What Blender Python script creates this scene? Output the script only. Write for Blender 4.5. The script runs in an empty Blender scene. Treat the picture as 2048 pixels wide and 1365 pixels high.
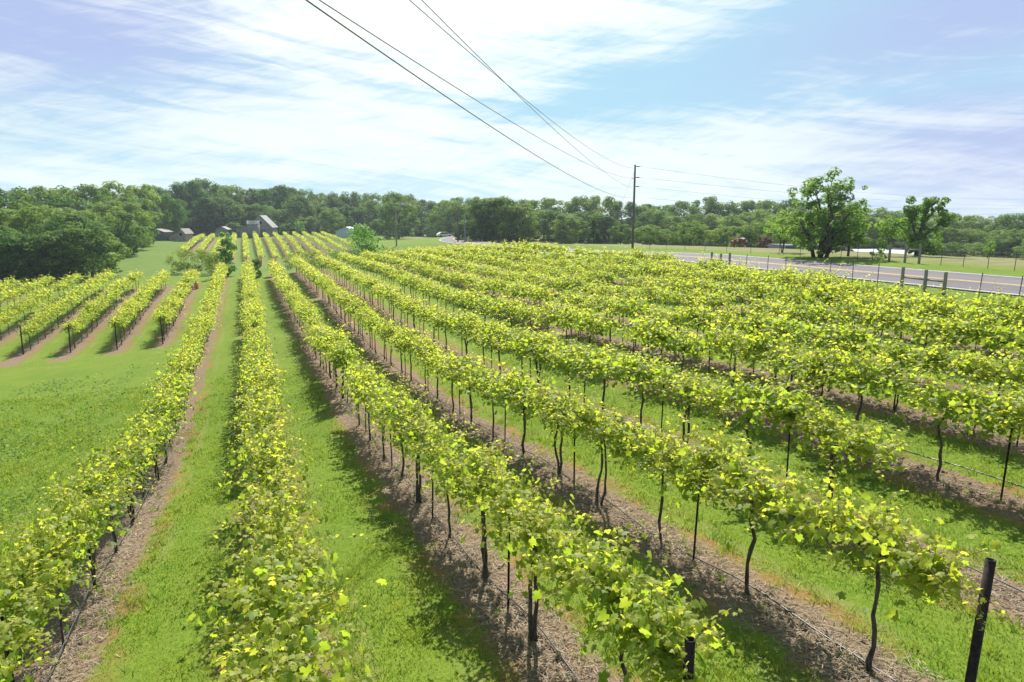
import bpy, math, random
import numpy as np

# ------------------------------------------------------------------ camera, sky, sun, exposure
S = bpy.context.scene
COL = S.collection
rad = math.radians
cam_data = bpy.data.cameras.new("camera")
cam = bpy.data.objects.new("camera", cam_data)
COL.objects.link(cam)
cam_data.sensor_width = 36.0
cam_data.lens = 24.0
cam_data.clip_start = 0.1
cam_data.clip_end = 5000
cam.location = (0, 0, 0)
CAM_AZ = 21.2025
cam.rotation_euler = (rad(90 - 10.48), 0, rad(-CAM_AZ))
S.camera = cam

SUN_AZ, SUN_EL = 24.0, 46.0            # degrees from +Y towards +X, above the horizon
sun_data = bpy.data.lights.new("sun", 'SUN')
sun_data.energy = 5.0
sun_data.angle = rad(0.6)
sun_data.color = (1.0, 0.955, 0.87)
sun = bpy.data.objects.new("sun", sun_data)
COL.objects.link(sun)
sun.rotation_euler = (rad(90 - SUN_EL), 0, rad(180 - SUN_AZ))
SUN_DIR = (math.sin(rad(SUN_AZ)) * math.cos(rad(SUN_EL)), math.cos(rad(SUN_AZ)) * math.cos(rad(SUN_EL)), math.sin(rad(SUN_EL)))

S.view_settings.view_transform = 'Standard'
S.view_settings.look = 'None'
S.view_settings.gamma = 1.0
S.view_settings.use_curve_mapping = False
S.view_settings.exposure = 0.9


class NT:
    """small helper round a node tree"""
    def __init__(s, tree):
        s.t = tree
        tree.nodes.clear()

    def n(s, kind, **kw):
        nd = s.t.nodes.new(kind)
        for k, v in kw.items():
            setattr(nd, k, v)
        return nd

    def put(s, sock, v):
        if hasattr(v, 'is_linked'):
            s.t.links.new(v, sock)
        elif v is not None:
            sock.default_value = v

    def m(s, op, a, b=None, c=None, clamp=False):
        nd = s.n('ShaderNodeMath', operation=op, use_clamp=clamp)
        for i, v in enumerate((a, b, c)):
            s.put(nd.inputs[i], v)
        return nd.outputs[0]

    def mix(s, f, a, b, mode='MIX'):
        nd = s.n('ShaderNodeMix', data_type='RGBA', blend_type=mode)
        s.put(nd.inputs[0], f)
        for i, v in ((6, a), (7, b)):
            if isinstance(v, tuple) and len(v) == 3:
                v = v + (1,)
            s.put(nd.inputs[i], v)
        return nd.outputs[2]

    def ss(s, v, lo, hi):
        nd = s.n('ShaderNodeMapRange', interpolation_type='SMOOTHSTEP')
        s.put(nd.inputs[0], v)
        nd.inputs[1].default_value = lo
        nd.inputs[2].default_value = hi
        return nd.outputs[0]

    def noise(s, vec, scale, detail=3, rough=0.55, dist=0.0):
        nd = s.n('ShaderNodeTexNoise')
        s.put(nd.inputs['Vector'], vec)
        nd.inputs['Scale'].default_value = scale
        nd.inputs['Detail'].default_value = detail
        nd.inputs['Roughness'].default_value = rough
        nd.inputs['Distortion'].default_value = dist
        return nd.outputs[0]

    def xyz(s, x, y, z):
        nd = s.n('ShaderNodeCombineXYZ')
        for i, v in enumerate((x, y, z)):
            s.put(nd.inputs[i], v)
        return nd.outputs[0]


def build_world():
    w = bpy.data.worlds.new("World")
    S.world = w
    w.use_nodes = True
    T = NT(w.node_tree)
    sky = T.n('ShaderNodeTexSky', sky_type='NISHITA')
    sky.sun_disc = False
    sky.sun_elevation = rad(SUN_EL)
    sky.sun_rotation = rad(SUN_AZ)
    sky.air_density = 1.0
    sky.dust_density = 1.2
    tc = T.n('ShaderNodeTexCoord')
    sep = T.n('ShaderNodeSeparateXYZ')
    T.t.links.new(tc.outputs['Generated'], sep.inputs[0])
    x, y, z = sep.outputs
    az = T.m('ARCTAN2', x, y)                    # 0 along the rows, positive to the right
    hyp = T.m('SQRT', T.m('ADD', T.m('MULTIPLY', x, x), T.m('MULTIPLY', y, y)))
    el = T.m('ARCTAN2', z, hyp)
    # thin streaked cloud sheets, stretched along the horizon and rising a little to the right
    v1 = T.xyz(T.m('MULTIPLY', az, 1.5), T.m('MULTIPLY', T.m('SUBTRACT', el, T.m('MULTIPLY', az, 0.10)), 9.0), 0.37)
    n1 = T.noise(v1, 1.6, 5, 0.55, 0.6)
    v2 = T.xyz(T.m('MULTIPLY', az, 1.6), T.m('MULTIPLY', T.m('ADD', el, T.m('MULTIPLY', az, 0.12)), 13.0), 4.2)
    n2 = T.noise(v2, 2.6, 6, 0.62, 1.2)
    v3 = T.xyz(T.m('MULTIPLY', az, 6.0), T.m('MULTIPLY', T.m('SUBTRACT', el, T.m('MULTIPLY', az, 0.25)), 40.0), 8.1)
    n3 = T.noise(v3, 2.0, 5, 0.7, 0.8)

    def blob(a0, e0, sa, se, tilt):
        da = T.m('DIVIDE', T.m('SUBTRACT', az, rad(a0)), rad(sa))
        e_ = T.m('SUBTRACT', T.m('SUBTRACT', el, rad(e0)), T.m('MULTIPLY', T.m('SUBTRACT', az, rad(a0)), tilt))
        de = T.m('DIVIDE', e_, rad(se))
        q = T.m('ADD', T.m('MULTIPLY', da, da), T.m('MULTIPLY', de, de))
        return T.m('POWER', 2.718, T.m('MULTIPLY', q, -1.0))

    glow = blob(9, 16.5, 17, 8.0, -0.05)          # bright thin cloud under the sun
    glow2 = blob(27, 5.0, 20, 3.0, -0.05)         # pale band over the wood
    top = blob(27, 21, 17, 5.0, 0.10)             # bright cloud at the upper right
    blue1 = blob(31, 9.8, 15, 2.3, 0.20)          # open blue gap
    blue2 = blob(55, 13, 16, 4.5, 0.10)
    lav = blob(-12, 13, 17, 6, 0.05)              # grey violet sheet at the upper left
    lav2 = blob(58, 4, 17, 5.0, 0.0)
    def c0(nz, k):
        return T.m('MULTIPLY', T.m('SUBTRACT', nz, 0.5), k)
    cover = T.m('ADD', c0(n1, 1.5), c0(n2, 2.2))
    cover = T.m('ADD', cover, c0(n3, 1.1))
    for bl, k in ((glow, 0.85), (glow2, 0.50), (top, 0.62), (blue1, -0.75), (blue2, -0.45), (lav, -0.42), (lav2, -0.22)):
        cover = T.m('ADD', cover, T.m('MULTIPLY', bl, k))
    cl = T.ss(cover, -0.50, 0.68)
    # thin cloud colours: cyan white near the sun, violet grey away from it
    cold = T.m('MAXIMUM', lav, T.m('MAXIMUM', lav2, T.m('MULTIPLY', blue2, 0.8)))
    gap = T.mix(T.m('MINIMUM', T.m('MULTIPLY', cold, 1.15), 1.0), (0.24, 0.41, 0.51, 1), (0.25, 0.305, 0.475, 1))
    white = T.mix(cold, (0.51, 0.575, 0.56, 1), (0.42, 0.46, 0.54, 1))
    white = T.mix(T.m('MINIMUM', T.m('ADD', glow, T.m('MULTIPLY', top, 0.8)), 1.0), white, (0.60, 0.625, 0.59, 1))
    col = T.mix(cl, gap, white)
    # unseen sky overhead and behind, darkened to cut fill light in shadows
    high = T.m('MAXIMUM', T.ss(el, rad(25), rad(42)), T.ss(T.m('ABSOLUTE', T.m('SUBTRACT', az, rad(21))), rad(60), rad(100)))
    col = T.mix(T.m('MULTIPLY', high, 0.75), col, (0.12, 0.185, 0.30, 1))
    below = T.ss(el, -0.08, -0.01)
    col = T.mix(below, (0.10, 0.12, 0.08, 1), col)
    bg1 = T.n('ShaderNodeBackground')
    T.t.links.new(sky.outputs[0], bg1.inputs[0])
    bg1.inputs[1].default_value = 0.05
    bg2 = T.n('ShaderNodeBackground')
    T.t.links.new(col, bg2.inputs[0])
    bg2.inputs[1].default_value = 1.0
    ms = T.n('ShaderNodeMixShader')
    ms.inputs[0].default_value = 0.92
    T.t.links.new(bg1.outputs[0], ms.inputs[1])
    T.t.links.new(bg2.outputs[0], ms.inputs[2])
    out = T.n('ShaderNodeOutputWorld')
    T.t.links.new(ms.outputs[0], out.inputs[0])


build_world()
RNG = np.random.default_rng(7)
random.seed(7)

# ------------------------------------------------------------------ terrain heights (camera at height 0)
PTS = np.array([
    # along the vineyard rows
    (3.2, 7.3, -5.49), (3.2, 9.4, -5.72), (3.2, 13, -6.15), (3.2, 18, -6.6), (3.2, 24, -6.9), (3.2, 30, -7.1), (3.2, 43, -7.3), (3.2, 57, -7.65), (3.2, 75, -7.95), (3.2, 97, -7.9),
    (6.25, 4.96, -5.07), (6.25, 7.1, -5.28), (6.25, 9, -5.42), (6.25, 12.4, -5.72), (6.25, 16, -6.05), (6.25, 19.5, -6.45), (6.25, 24, -6.78), (6.25, 30, -7.1), (6.25, 38, -7.4), (6.25, 46, -7.5), (6.25, 61, -7.4), (6.25, 76, -7.5), (6.25, 98, -7.6),
    (-2.9, 13, -6.56), (-2.9, 17, -7.15), (-2.9, 22.5, -7.85), (-2.9, 26.5, -8.13), (-2.9, 33.5, -8.28), (-2.9, 43, -8.4), (-2.9, 56, -8.85), (-2.9, 72, -8.7), (-2.9, 95, -8.2),
    (-5.95, 55, -9.1), (-5.95, 65, -8.9), (-5.95, 75, -8.6), (-5.95, 90, -8.6),
    (12.35, 7.5, -5.04), (12.35, 10.7, -5.2), (12.35, 15, -5.25), (12.35, 25, -5.9), (12.35, 40, -6.6), (12.35, 60, -6.9), (12.35, 90, -7.2),
    (9.3, 6.7, -5.2), (9.3, 9, -5.4), (9.3, 20, -6.15), (9.3, 40, -7.1),
    (24.55, 15.9, -4.8), (24.55, 30, -5.1), (24.55, 60, -5.7), (24.55, 90, -6.4),
    (30.65, 30, -4.8), (30.65, 45, -5.0), (30.65, 60, -5.4), (30.65, 90, -6.1),
    (36.5, 20, -4.5), (36.5, 30, -4.4), (36.5, 45, -4.5), (36.5, 80, -4.95),
    # left slope
    (-9, 55, -9.5), (-12, 56, -9.65), (-15, 57, -9.7), (-8, 20, -8.3), (-8, 32, -8.9), (-15, 40, -9.6), (-25, 50, -10), (-18, 20, -9.9), (-30, 30, -11),
    (-16, 92, -8.6), (-28, 95, -9.2), (-17, 125, -8.4), (-12, 120, -8.6), (-17, 150, -7.6), (-20, 180, -7.8), (-23, 230, -7.5), (-16, 235, -8.0), (-40, 120, -9.5), (-60, 160, -10), (-45, 90, -10),
    # near field
    (0, 0, -4.9), (3.2, 0, -4.75), (6.25, 0, -4.65), (12.35, 0, -4.7), (-3, 0, -5.5), (-10, 0, -7), (0, -30, -4), (30, -30, -4), (-30, -30, -9),
    # road bank and meadow
    (44, 0, -4.2), (44, 25, -4.25), (44, 60, -4.35), (44, 110, -5.4), (44, 150, -6.0), (44, 185, -6.4), (44, 230, -8),
    (51, 25, -3.95), (51, 45, -3.95), (51, 60, -4.15), (51, 83, -4.55), (75, 45, -4.7), (90, 70, -5.7), (110, 70, -7.5), (75, 100, -5.5), (100, 110, -7.2), (150, 110, -9.2), (200, 150, -9.5), (95, 140, -7.8), (90, 20, -5.2), (120, 30, -7.5),
    # dip and hill beyond the block
    (9.3, 157, -10.3), (0, 157, -10.3), (9.3, 255, -7.35), (0, 250, -7.3), (5, 200, -8.6), (20, 160, -9.8), (25, 250, -7.3), (-6, 160, -9.6), (5, 125, -9.9), (15, 120, -9.3), (30, 130, -8), (31, 150, -6.7), (18, 105, -7.6), (20, 200, -8.3), (38, 190, -7.4), (55, 150, -6.4),
    (0, 300, -7), (60, 300, -9), (-80, 250, -9), (120, 250, -9.5), (200, 60, -9), (250, 0, -8), (400, 400, -10), (-400, 300, -10), (0, 600, -10), (-300, 0, -12), (300, -200, -8), (-200, -200, -10)], float)


def _tps_fit(P, lam):
    n = len(P)
    d = np.sqrt(((P[:, None, :2] - P[None, :, :2]) ** 2).sum(-1)) / 100
    K = np.where(d > 0, d * d * np.log(d + 1e-12), 0) + lam * np.eye(n)
    Q = np.c_[np.ones(n), P[:, :2] / 100]
    A = np.block([[K, Q], [Q.T, np.zeros((3, 3))]])
    return np.linalg.solve(A, np.r_[P[:, 2], 0, 0, 0])


_TW = _tps_fit(PTS, 4e-4)


def sstep(v, a, b):
    t = np.clip((v - a) / (b - a), 0, 1)
    return t * t * (3 - 2 * t)


ROAD_X0, ROAD_X1 = 40.2, 47.8
_RY = np.array([-200, 0, 25, 60, 70, 90, 110, 150, 168, 185, 230, 300, 700.])
_RZ = np.array([-4.0, -4.2, -4.25, -4.35, -4.6, -5.3, -5.65, -5.85, -5.9, -5.75, -5.6, -7.5, -10.])


def road_x(y):
    """the road runs straight beside the vineyard, then bends away to the right"""
    q = np.clip(np.asarray(y, float) - 138, 0, 120)
    return 44 + q * q / 160


def road_z(x, y):
    s = np.interp(y, [0, 60, 120], [0.058, 0.05, 0.02])
    return np.interp(y, _RY, _RZ) + (x - road_x(y)) * s


def H(x, y):
    x = np.atleast_1d(np.asarray(x, float))
    y = np.atleast_1d(np.asarray(y, float))
    x, y = np.broadcast_arrays(x, y)
    sh = x.shape
    xf, yf = x.ravel(), y.ravel()
    z = np.empty(len(xf))
    for i in range(0, len(xf), 20000):
        a, b = xf[i:i + 20000], yf[i:i + 20000]
        d = np.sqrt((a[:, None] - PTS[:, 0]) ** 2 + (b[:, None] - PTS[:, 1]) ** 2) / 100
        k = np.where(d > 0, d * d * np.log(d + 1e-12), 0)
        zz = k @ _TW[:-3] + _TW[-3] + _TW[-2] * a / 100 + _TW[-1] * b / 100
        far = sstep(np.hypot(a, b - 120), 230, 420)
        zz = np.clip(zz, -13, -3.0) * (1 - far) - 9.5 * far
        w = (1 - sstep(np.abs(a - road_x(b)), 4.2, 7.5)) * (1 - sstep(b, 200, 250))
        zz = zz * (1 - w) + (road_z(a, b) - 0.05) * w
        z[i:i + 20000] = zz
    return z.reshape(sh)


def h1(x, y):
    return float(H(x, y)[0])


# ------------------------------------------------------------------ mesh helpers
def link(name, me, mat=None, parent=None):
    o = bpy.data.objects.new(name, me)
    COL.objects.link(o)
    if mat is not None and me is not None:
        for mm in (mat if isinstance(mat, (list, tuple)) else [mat]):
            me.materials.append(mm)
    if parent is not None:
        o.parent = parent
    return o


def tag(o, label=None, cat=None, group=None, kind=None):
    for k, v in (("label", label), ("category", cat), ("group", group), ("kind", kind)):
        if v:
            o[k] = v
    return o


def empty(name, loc, rz=0.0):
    o = bpy.data.objects.new(name, None)
    COL.objects.link(o)
    o.location = loc
    o.rotation_euler = (0, 0, rz)
    o.empty_display_size = 0.2
    return o


def np_mesh(name, V, loops, sizes, tint=None, smooth=False, mi=None):
    """mesh from arrays: V (n,3), flat loop vertex ids, polygon sizes, optional per-vertex tint"""
    me = bpy.data.meshes.new(name)
    V = np.ascontiguousarray(V, np.float32)
    loops = np.ascontiguousarray(loops, np.int32).ravel()
    sizes = np.ascontiguousarray(sizes, np.int32)
    me.vertices.add(len(V))
    me.vertices.foreach_set("co", V.ravel())
    me.loops.add(len(loops))
    me.loops.foreach_set("vertex_index", loops)
    me.polygons.add(len(sizes))
    st = np.r_[0, np.cumsum(sizes)[:-1]].astype(np.int32)
    me.polygons.foreach_set("loop_start", st)
    me.polygons.foreach_set("loop_total", sizes)
    if mi is not None:
        me.polygons.foreach_set("material_index", np.ascontiguousarray(mi, np.int32))
    if smooth:
        me.polygons.foreach_set("use_smooth", np.ones(len(sizes), bool))
    if tint is not None:
        a = me.attributes.new("tint", 'FLOAT', 'POINT')
        a.data.foreach_set("value", np.ascontiguousarray(tint, np.float32))
    me.update(calc_edges=True)
    return me


class MB:
    """collects boxes, tubes and polygons into one mesh"""
    def __init__(s):
        s.v, s.f, s.n = [], [], 0
        s.sm = []

    def add(s, vs, fs, smooth=False):
        s.v.extend([tuple(map(float, p)) for p in vs])
        s.f.extend([tuple(int(i) + s.n for i in f) for f in fs])
        s.sm.extend([smooth] * len(fs))
        s.n += len(vs)
        return s

    def box(s, x0, x1, y0, y1, z0, z1):
        vs = [(x, y, z) for z in (z0, z1) for x, y in ((x0, y0), (x1, y0), (x1, y1), (x0, y1))]
        return s.add(vs, [(3, 2, 1, 0), (4, 5, 6, 7), (0, 1, 5, 4), (1, 2, 6, 5), (2, 3, 7, 6), (3, 0, 4, 7)])

    def prism(s, poly, y0, y1):
        """polygon in x,z extruded along y"""
        n = len(poly)
        vs = [(x, y0, z) for x, z in poly] + [(x, y1, z) for x, z in poly]
        fs = [tuple(range(n)), tuple(range(2 * n - 1, n - 1, -1))]
        fs += [(i, i + n, (i + 1) % n + n, (i + 1) % n) for i in range(n)]
        return s.add(vs, fs)

    def tube(s, pts, rads, seg=8, cap=True):
        pts = np.asarray(pts, float)
        rads = np.broadcast_to(np.asarray(rads, float), (len(pts),))
        tan = np.gradient(pts, axis=0)
        tan /= np.linalg.norm(tan, axis=1)[:, None] + 1e-9
        ref = np.array([0.13, 0.97, 0.2]) if abs(tan[0, 2]) > 0.7 else np.array([0.1, 0.05, 1.0])
        ang = np.linspace(0, 2 * np.pi, seg, endpoint=False)
        vs = []
        for p, t, r in zip(pts, tan, rads):
            a = np.cross(t, ref)
            a /= np.linalg.norm(a) + 1e-9
            b = np.cross(t, a)
            vs.extend((p + r * (np.cos(q) * a + np.sin(q) * b)) for q in ang)
        fs = []
        for i in range(len(pts) - 1):
            for j in range(seg):
                k = (j + 1) % seg
                fs.append((i * seg + j, i * seg + k, (i + 1) * seg + k, (i + 1) * seg + j))
        s.add(vs, fs, True)
        if cap:
            m = len(pts) - 1
            s.f.append(tuple(s.n - len(vs) + j for j in range(seg))[::-1])
            s.f.append(tuple(s.n - len(vs) + m * seg + j for j in range(seg)))
            s.sm += [False, False]
        return s

    def mesh(s, name):
        me = bpy.data.meshes.new(name)
        me.from_pydata(s.v, [], s.f)
        me.polygons.foreach_set("use_smooth", s.sm)
        me.update()
        return me

    def build(s, name, mat, parent=None):
        return link(name, s.mesh(name), mat, parent)


# ------------------------------------------------------------------ materials
def new_mat(name):
    m = bpy.data.materials.new(name)
    m.use_nodes = True
    return m, NT(m.node_tree)


def finish(T, shader, bump=None):
    out = T.n('ShaderNodeOutputMaterial')
    T.t.links.new(shader, out.inputs[0])


def principled(T, col, rough=0.8, spec=0.3, metal=0.0, normal=None):
    p = T.n('ShaderNodeBsdfPrincipled')
    T.put(p.inputs['Base Color'], col if hasattr(col, 'is_linked') else tuple(col) + ((1,) if len(col) == 3 else ()))
    T.put(p.inputs['Roughness'], rough)
    p.inputs['Specular IOR Level'].default_value = spec
    p.inputs['Metallic'].default_value = metal
    if normal is not None:
        T.t.links.new(normal, p.inputs['Normal'])
    return p.outputs[0]


def bump(T, h, strength=0.4, dist=0.02):
    b = T.n('ShaderNodeBump')
    b.inputs['Strength'].default_value = strength
    b.inputs['Distance'].default_value = dist
    T.t.links.new(h, b.inputs['Height'])
    return b.outputs[0]


def leaf_mat(name, old, young, t_old, t_young, trans=0.5, rough=0.5, spec=0.35, vary=0.25):
    m, T = new_mat(name)
    at = T.n('ShaderNodeAttribute', attribute_name="tint")
    oi = T.n('ShaderNodeObjectInfo')
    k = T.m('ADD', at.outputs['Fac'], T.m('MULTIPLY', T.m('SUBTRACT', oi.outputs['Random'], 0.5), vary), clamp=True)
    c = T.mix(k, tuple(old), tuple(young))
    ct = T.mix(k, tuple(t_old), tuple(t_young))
    tr = T.n('ShaderNodeBsdfTranslucent')
    T.t.links.new(ct, tr.inputs[0])
    mx = T.n('ShaderNodeMixShader')
    mx.inputs[0].default_value = trans
    T.t.links.new(principled(T, c, rough, spec), mx.inputs[1])
    T.t.links.new(tr.outputs[0], mx.inputs[2])
    finish(T, mx.outputs[0])
    return m


def noisy_mat(name, a, b, scale=8, rough=0.85, spec=0.2, stretch=(1, 1, 1), bmp=0.3, metal=0.0, detail=5):
    m, T = new_mat(name)
    tc = T.n('ShaderNodeTexCoord')
    mp = T.n('ShaderNodeMapping')
    mp.inputs['Scale'].default_value = stretch
    T.t.links.new(tc.outputs['Object'], mp.inputs[0])
    n = T.noise(mp.outputs[0], scale, detail, 0.6)
    c = T.mix(T.ss(n, 0.3, 0.7), tuple(a), tuple(b))
    finish(T, principled(T, c, rough, spec, metal, bump(T, n, bmp, 0.02) if bmp else None))
    return m


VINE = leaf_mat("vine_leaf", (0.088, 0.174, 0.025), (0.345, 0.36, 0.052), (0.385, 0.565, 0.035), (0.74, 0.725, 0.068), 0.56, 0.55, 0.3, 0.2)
SHOOT = noisy_mat("vine_shoot", (0.16, 0.17, 0.04), (0.22, 0.15, 0.06), 20, 0.7, 0.2, bmp=0)
VBARK = noisy_mat("vine_bark", (0.045, 0.034, 0.026), (0.15, 0.12, 0.095), 22, 0.95, 0.1, (1, 1, 0.25), 0.8)
BARK = noisy_mat("tree_bark", (0.04, 0.032, 0.026), (0.11, 0.095, 0.08), 6, 0.95, 0.1, (1, 1, 0.2), 0.8)
STEEL = noisy_mat("dark_steel", (0.011, 0.010, 0.009), (0.045, 0.030, 0.022), 14, 0.8, 0.2, bmp=0.3)
HOSE = noisy_mat("drip_hose", (0.035, 0.035, 0.037), (0.07, 0.07, 0.075), 5, 0.35, 0.5, bmp=0)
POLEW = noisy_mat("pole_wood", (0.10, 0.085, 0.07), (0.19, 0.165, 0.14), 5, 0.9, 0.1, (4, 4, 0.2), 0.5)
GREYW = noisy_mat("weathered_timber", (0.17, 0.16, 0.15), (0.34, 0.325, 0.305), 4, 0.9, 0.1, (5, 5, 0.4), 0.5)
FENCEW = noisy_mat("fence_timber", (0.17, 0.155, 0.135), (0.34, 0.31, 0.275), 6, 0.9, 0.1, (4, 4, 0.5), 0.5)
WIRE = noisy_mat("power_wire", (0.10, 0.10, 0.12), (0.16, 0.16, 0.19), 3, 0.4, 0.5, bmp=0)
FPOST = noisy_mat("fence_stake", (0.06, 0.055, 0.045), (0.12, 0.11, 0.09), 8, 0.8, 0.2, bmp=0)
FWIRE = noisy_mat("fence_wire", (0.16, 0.15, 0.14), (0.25, 0.23, 0.22), 3, 0.5, 0.4, bmp=0, metal=0.4)
GRASS = leaf_mat("grass_blade", (0.072, 0.140, 0.014), (0.225, 0.260, 0.034), (0.15, 0.32, 0.02), (0.46, 0.51, 0.055), 0.45, 0.6, 0.2, 0.0)
WEED = leaf_mat("weed_leaf", (0.085, 0.16, 0.025), (0.19, 0.26, 0.055), (0.18, 0.36, 0.035), (0.36, 0.50, 0.07), 0.4, 0.6, 0.2, 0.0)
STRAW = leaf_mat("straw_piece", (0.095, 0.070, 0.045), (0.43, 0.345, 0.245), (0.05, 0.035, 0.02), (0.10, 0.08, 0.06), 0.1, 0.85, 0.1, 0.0)
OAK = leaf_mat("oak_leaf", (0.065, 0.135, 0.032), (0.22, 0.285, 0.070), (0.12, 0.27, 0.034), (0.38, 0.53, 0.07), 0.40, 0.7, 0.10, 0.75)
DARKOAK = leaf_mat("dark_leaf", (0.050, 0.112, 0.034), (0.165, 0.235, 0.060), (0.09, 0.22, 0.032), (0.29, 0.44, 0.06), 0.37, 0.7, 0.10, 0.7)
LOCUST = leaf_mat("locust_leaf", (0.060, 0.140, 0.024), (0.17, 0.255, 0.05), (0.12, 0.32, 0.03), (0.40, 0.58, 0.07), 0.45, 0.65, 0.12, 0.3)
BRIGHT = leaf_mat("bright_leaf", (0.055, 0.15, 0.03), (0.15, 0.26, 0.05), (0.10, 0.33, 0.03), (0.32, 0.54, 0.07), 0.45, 0.55, 0.2, 0.1)
BRUSH = leaf_mat("brush_leaf", (0.09, 0.14, 0.035), (0.22, 0.26, 0.06), (0.16, 0.30, 0.03), (0.42, 0.48, 0.08), 0.45, 0.65, 0.12, 0.2)

ROW0, GAP = 0.15, 3.05                       # first row position and row spacing


def ground_mat():
    m, T = new_mat("field_ground")
    geo = T.n('ShaderNodeNewGeometry')
    sep = T.n('ShaderNodeSeparateXYZ')
    T.t.links.new(geo.outputs['Position'], sep.inputs[0])
    x, y, z = sep.outputs
    P = geo.outputs['Position']
    flat = T.xyz(x, y, 0.0)
    big = T.noise(flat, 0.06, 4, 0.6)
    mid = T.noise(flat, 0.55, 5, 0.65)
    fine = T.noise(flat, 9.0, 6, 0.75)
    streak = T.noise(T.xyz(T.m('MULTIPLY', x, 2.2), T.m('MULTIPLY', y, 0.12), 0.0), 1.0, 4, 0.6)
    g = T.mix(T.ss(fine, 0.3, 0.72), (0.066, 0.124, 0.012), (0.175, 0.240, 0.026))
    g = T.mix(T.ss(mid, 0.35, 0.75), g, (0.145, 0.200, 0.024), 'MIX')
    g = T.mix(T.m('MULTIPLY', T.ss(streak, 0.5, 0.75), 0.4), g, (0.165, 0.190, 0.04))
    g = T.mix(T.m('MULTIPLY', T.ss(big, 0.45, 0.7), 0.35), g, (0.065, 0.125, 0.014))
    # hay meadow beyond the road, paler and browner
    hay = T.mix(T.ss(T.noise(T.xyz(T.m('MULTIPLY', x, 0.3), y, 0.0), 0.5, 5, 0.7), 0.35, 0.7), (0.135, 0.155, 0.05), (0.225, 0.205, 0.095))
    g = T.mix(T.ss(T.m('ADD', x, T.m('MULTIPLY', mid, 3.0)), 52.5, 57.0), g, hay)
    pale = T.mix(T.ss(mid, 0.3, 0.7), (0.085, 0.145, 0.028), (0.12, 0.17, 0.038))
    mead = T.m('MULTIPLY', T.ss(y, 96.0, 112.0), T.m('SUBTRACT', 1.0, T.ss(x, 24.0, 36.0)))
    g = T.mix(T.m('MULTIPLY', mead, 0.75), g, pale)
    # bare mulched strip under each vine row
    u = T.m('SUBTRACT', T.m('MODULO', T.m('ADD', T.m('SUBTRACT', x, ROW0), GAP * 40.5), GAP), GAP / 2)
    wob = T.m('ADD', T.m('MULTIPLY', T.m('SUBTRACT', T.noise(flat, 0.9, 5, 0.65), 0.5), 0.95), T.m('MULTIPLY', T.m('SUBTRACT', T.noise(flat, 5.0, 4, 0.7), 0.5), 0.5))
    d = T.m('ADD', T.m('ABSOLUTE', u), wob)

    def band(v, a, b, w):
        return T.m('MULTIPLY', T.ss(v, a - w, a + w), T.m('SUBTRACT', 1.0, T.ss(v, b - w, b + w)))
    cut = T.m('MULTIPLY', T.m('SUBTRACT', T.noise(flat, 0.5, 3, 0.5), 0.5), 1.5)
    yy = T.m('ADD', y, cut)
    start = T.m('MAXIMUM', -5.0, T.m('MULTIPLY', T.m('SUBTRACT', x, 20.0), 3.0))   # rows at the right begin further off
    mainb = T.m('MULTIPLY', band(x, -4.4, 32.0, 0.05), T.m('SUBTRACT', 1.0, T.ss(yy, 97.0, 99.0)))
    mainb = T.m('MULTIPLY', mainb, T.ss(T.m('SUBTRACT', yy, start), -1.0, 1.0))
    leftb = T.m('MULTIPLY', band(x, -40.0, -4.4, 0.05), band(yy, 52.6, 93.0, 0.6))
    farb = T.m('MULTIPLY', band(x, -14.0, 26.0, 0.5), band(yy, 156.0, 241.0, 1.0))
    blk = T.m('MINIMUM', T.m('ADD', T.m('ADD', mainb, leftb), farb), 1.0)
    n4 = T.noise(T.xyz(T.m('MULTIPLY', x, 1.0), T.m('MULTIPLY', y, 1.0), 3.0), 14.0, 6, 0.8)
    mul = T.mix(T.ss(n4, 0.32, 0.68), (0.105, 0.072, 0.045), (0.285, 0.205, 0.135))
    mul = T.mix(T.m('MULTIPLY', T.ss(T.noise(flat, 0.7, 4, 0.6), 0.5, 0.7), 0.45), mul, (0.175, 0.105, 0.06))
    rust = T.mix(T.ss(fine, 0.3, 0.7), (0.18, 0.10, 0.035), (0.27, 0.165, 0.065))
    core = T.m('SUBTRACT', 1.0, T.ss(d, 0.42, 0.62))
    edge = T.m('MULTIPLY', T.m('SUBTRACT', 1.0, T.ss(d, 0.60, 1.05)), T.ss(T.noise(flat, 0.8, 4, 0.6), 0.42, 0.60))
    g = T.mix(T.m('MULTIPLY', edge, T.m('MULTIPLY', blk, 0.9)), g, rust)
    g = T.mix(T.m('MULTIPLY', core, blk), g, mul)
    dry = T.m('MULTIPLY', T.ss(T.noise(flat, 0.45, 5, 0.65), 0.60, 0.72), T.m('MULTIPLY', blk, T.m('SUBTRACT', 1.0, T.ss(d, 0.9, 1.4))))
    g = T.mix(T.m('MULTIPLY', dry, 0.75), g, rust)
    clov = T.m('MULTIPLY', T.ss(T.noise(flat, 1.6, 5, 0.7), 0.62, 0.75), 0.5)
    g = T.mix(T.m('MULTIPLY', clov, T.m('SUBTRACT', 1.0, core)), g, (0.19, 0.25, 0.09))
    track = T.m('MULTIPLY', T.m('MULTIPLY', band(T.m('ABSOLUTE', u), 0.86, 1.12, 0.08), T.ss(T.noise(T.xyz(x, T.m('MULTIPLY', y, 0.25), 5.0), 1.2, 4, 0.6), 0.42, 0.62)), blk)
    g = T.mix(T.m('MULTIPLY', track, 0.45), g, (0.20, 0.205, 0.07))
    # worn brown patches on the headland
    hd = T.m('MULTIPLY', T.ss(T.noise(flat, 0.35, 4, 0.6), 0.60, 0.70), band(yy, 44.0, 53.0, 1.5))
    hd = T.m('MULTIPLY', hd, T.m('SUBTRACT', 1.0, T.ss(x, -6.0, -4.0)))
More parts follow.
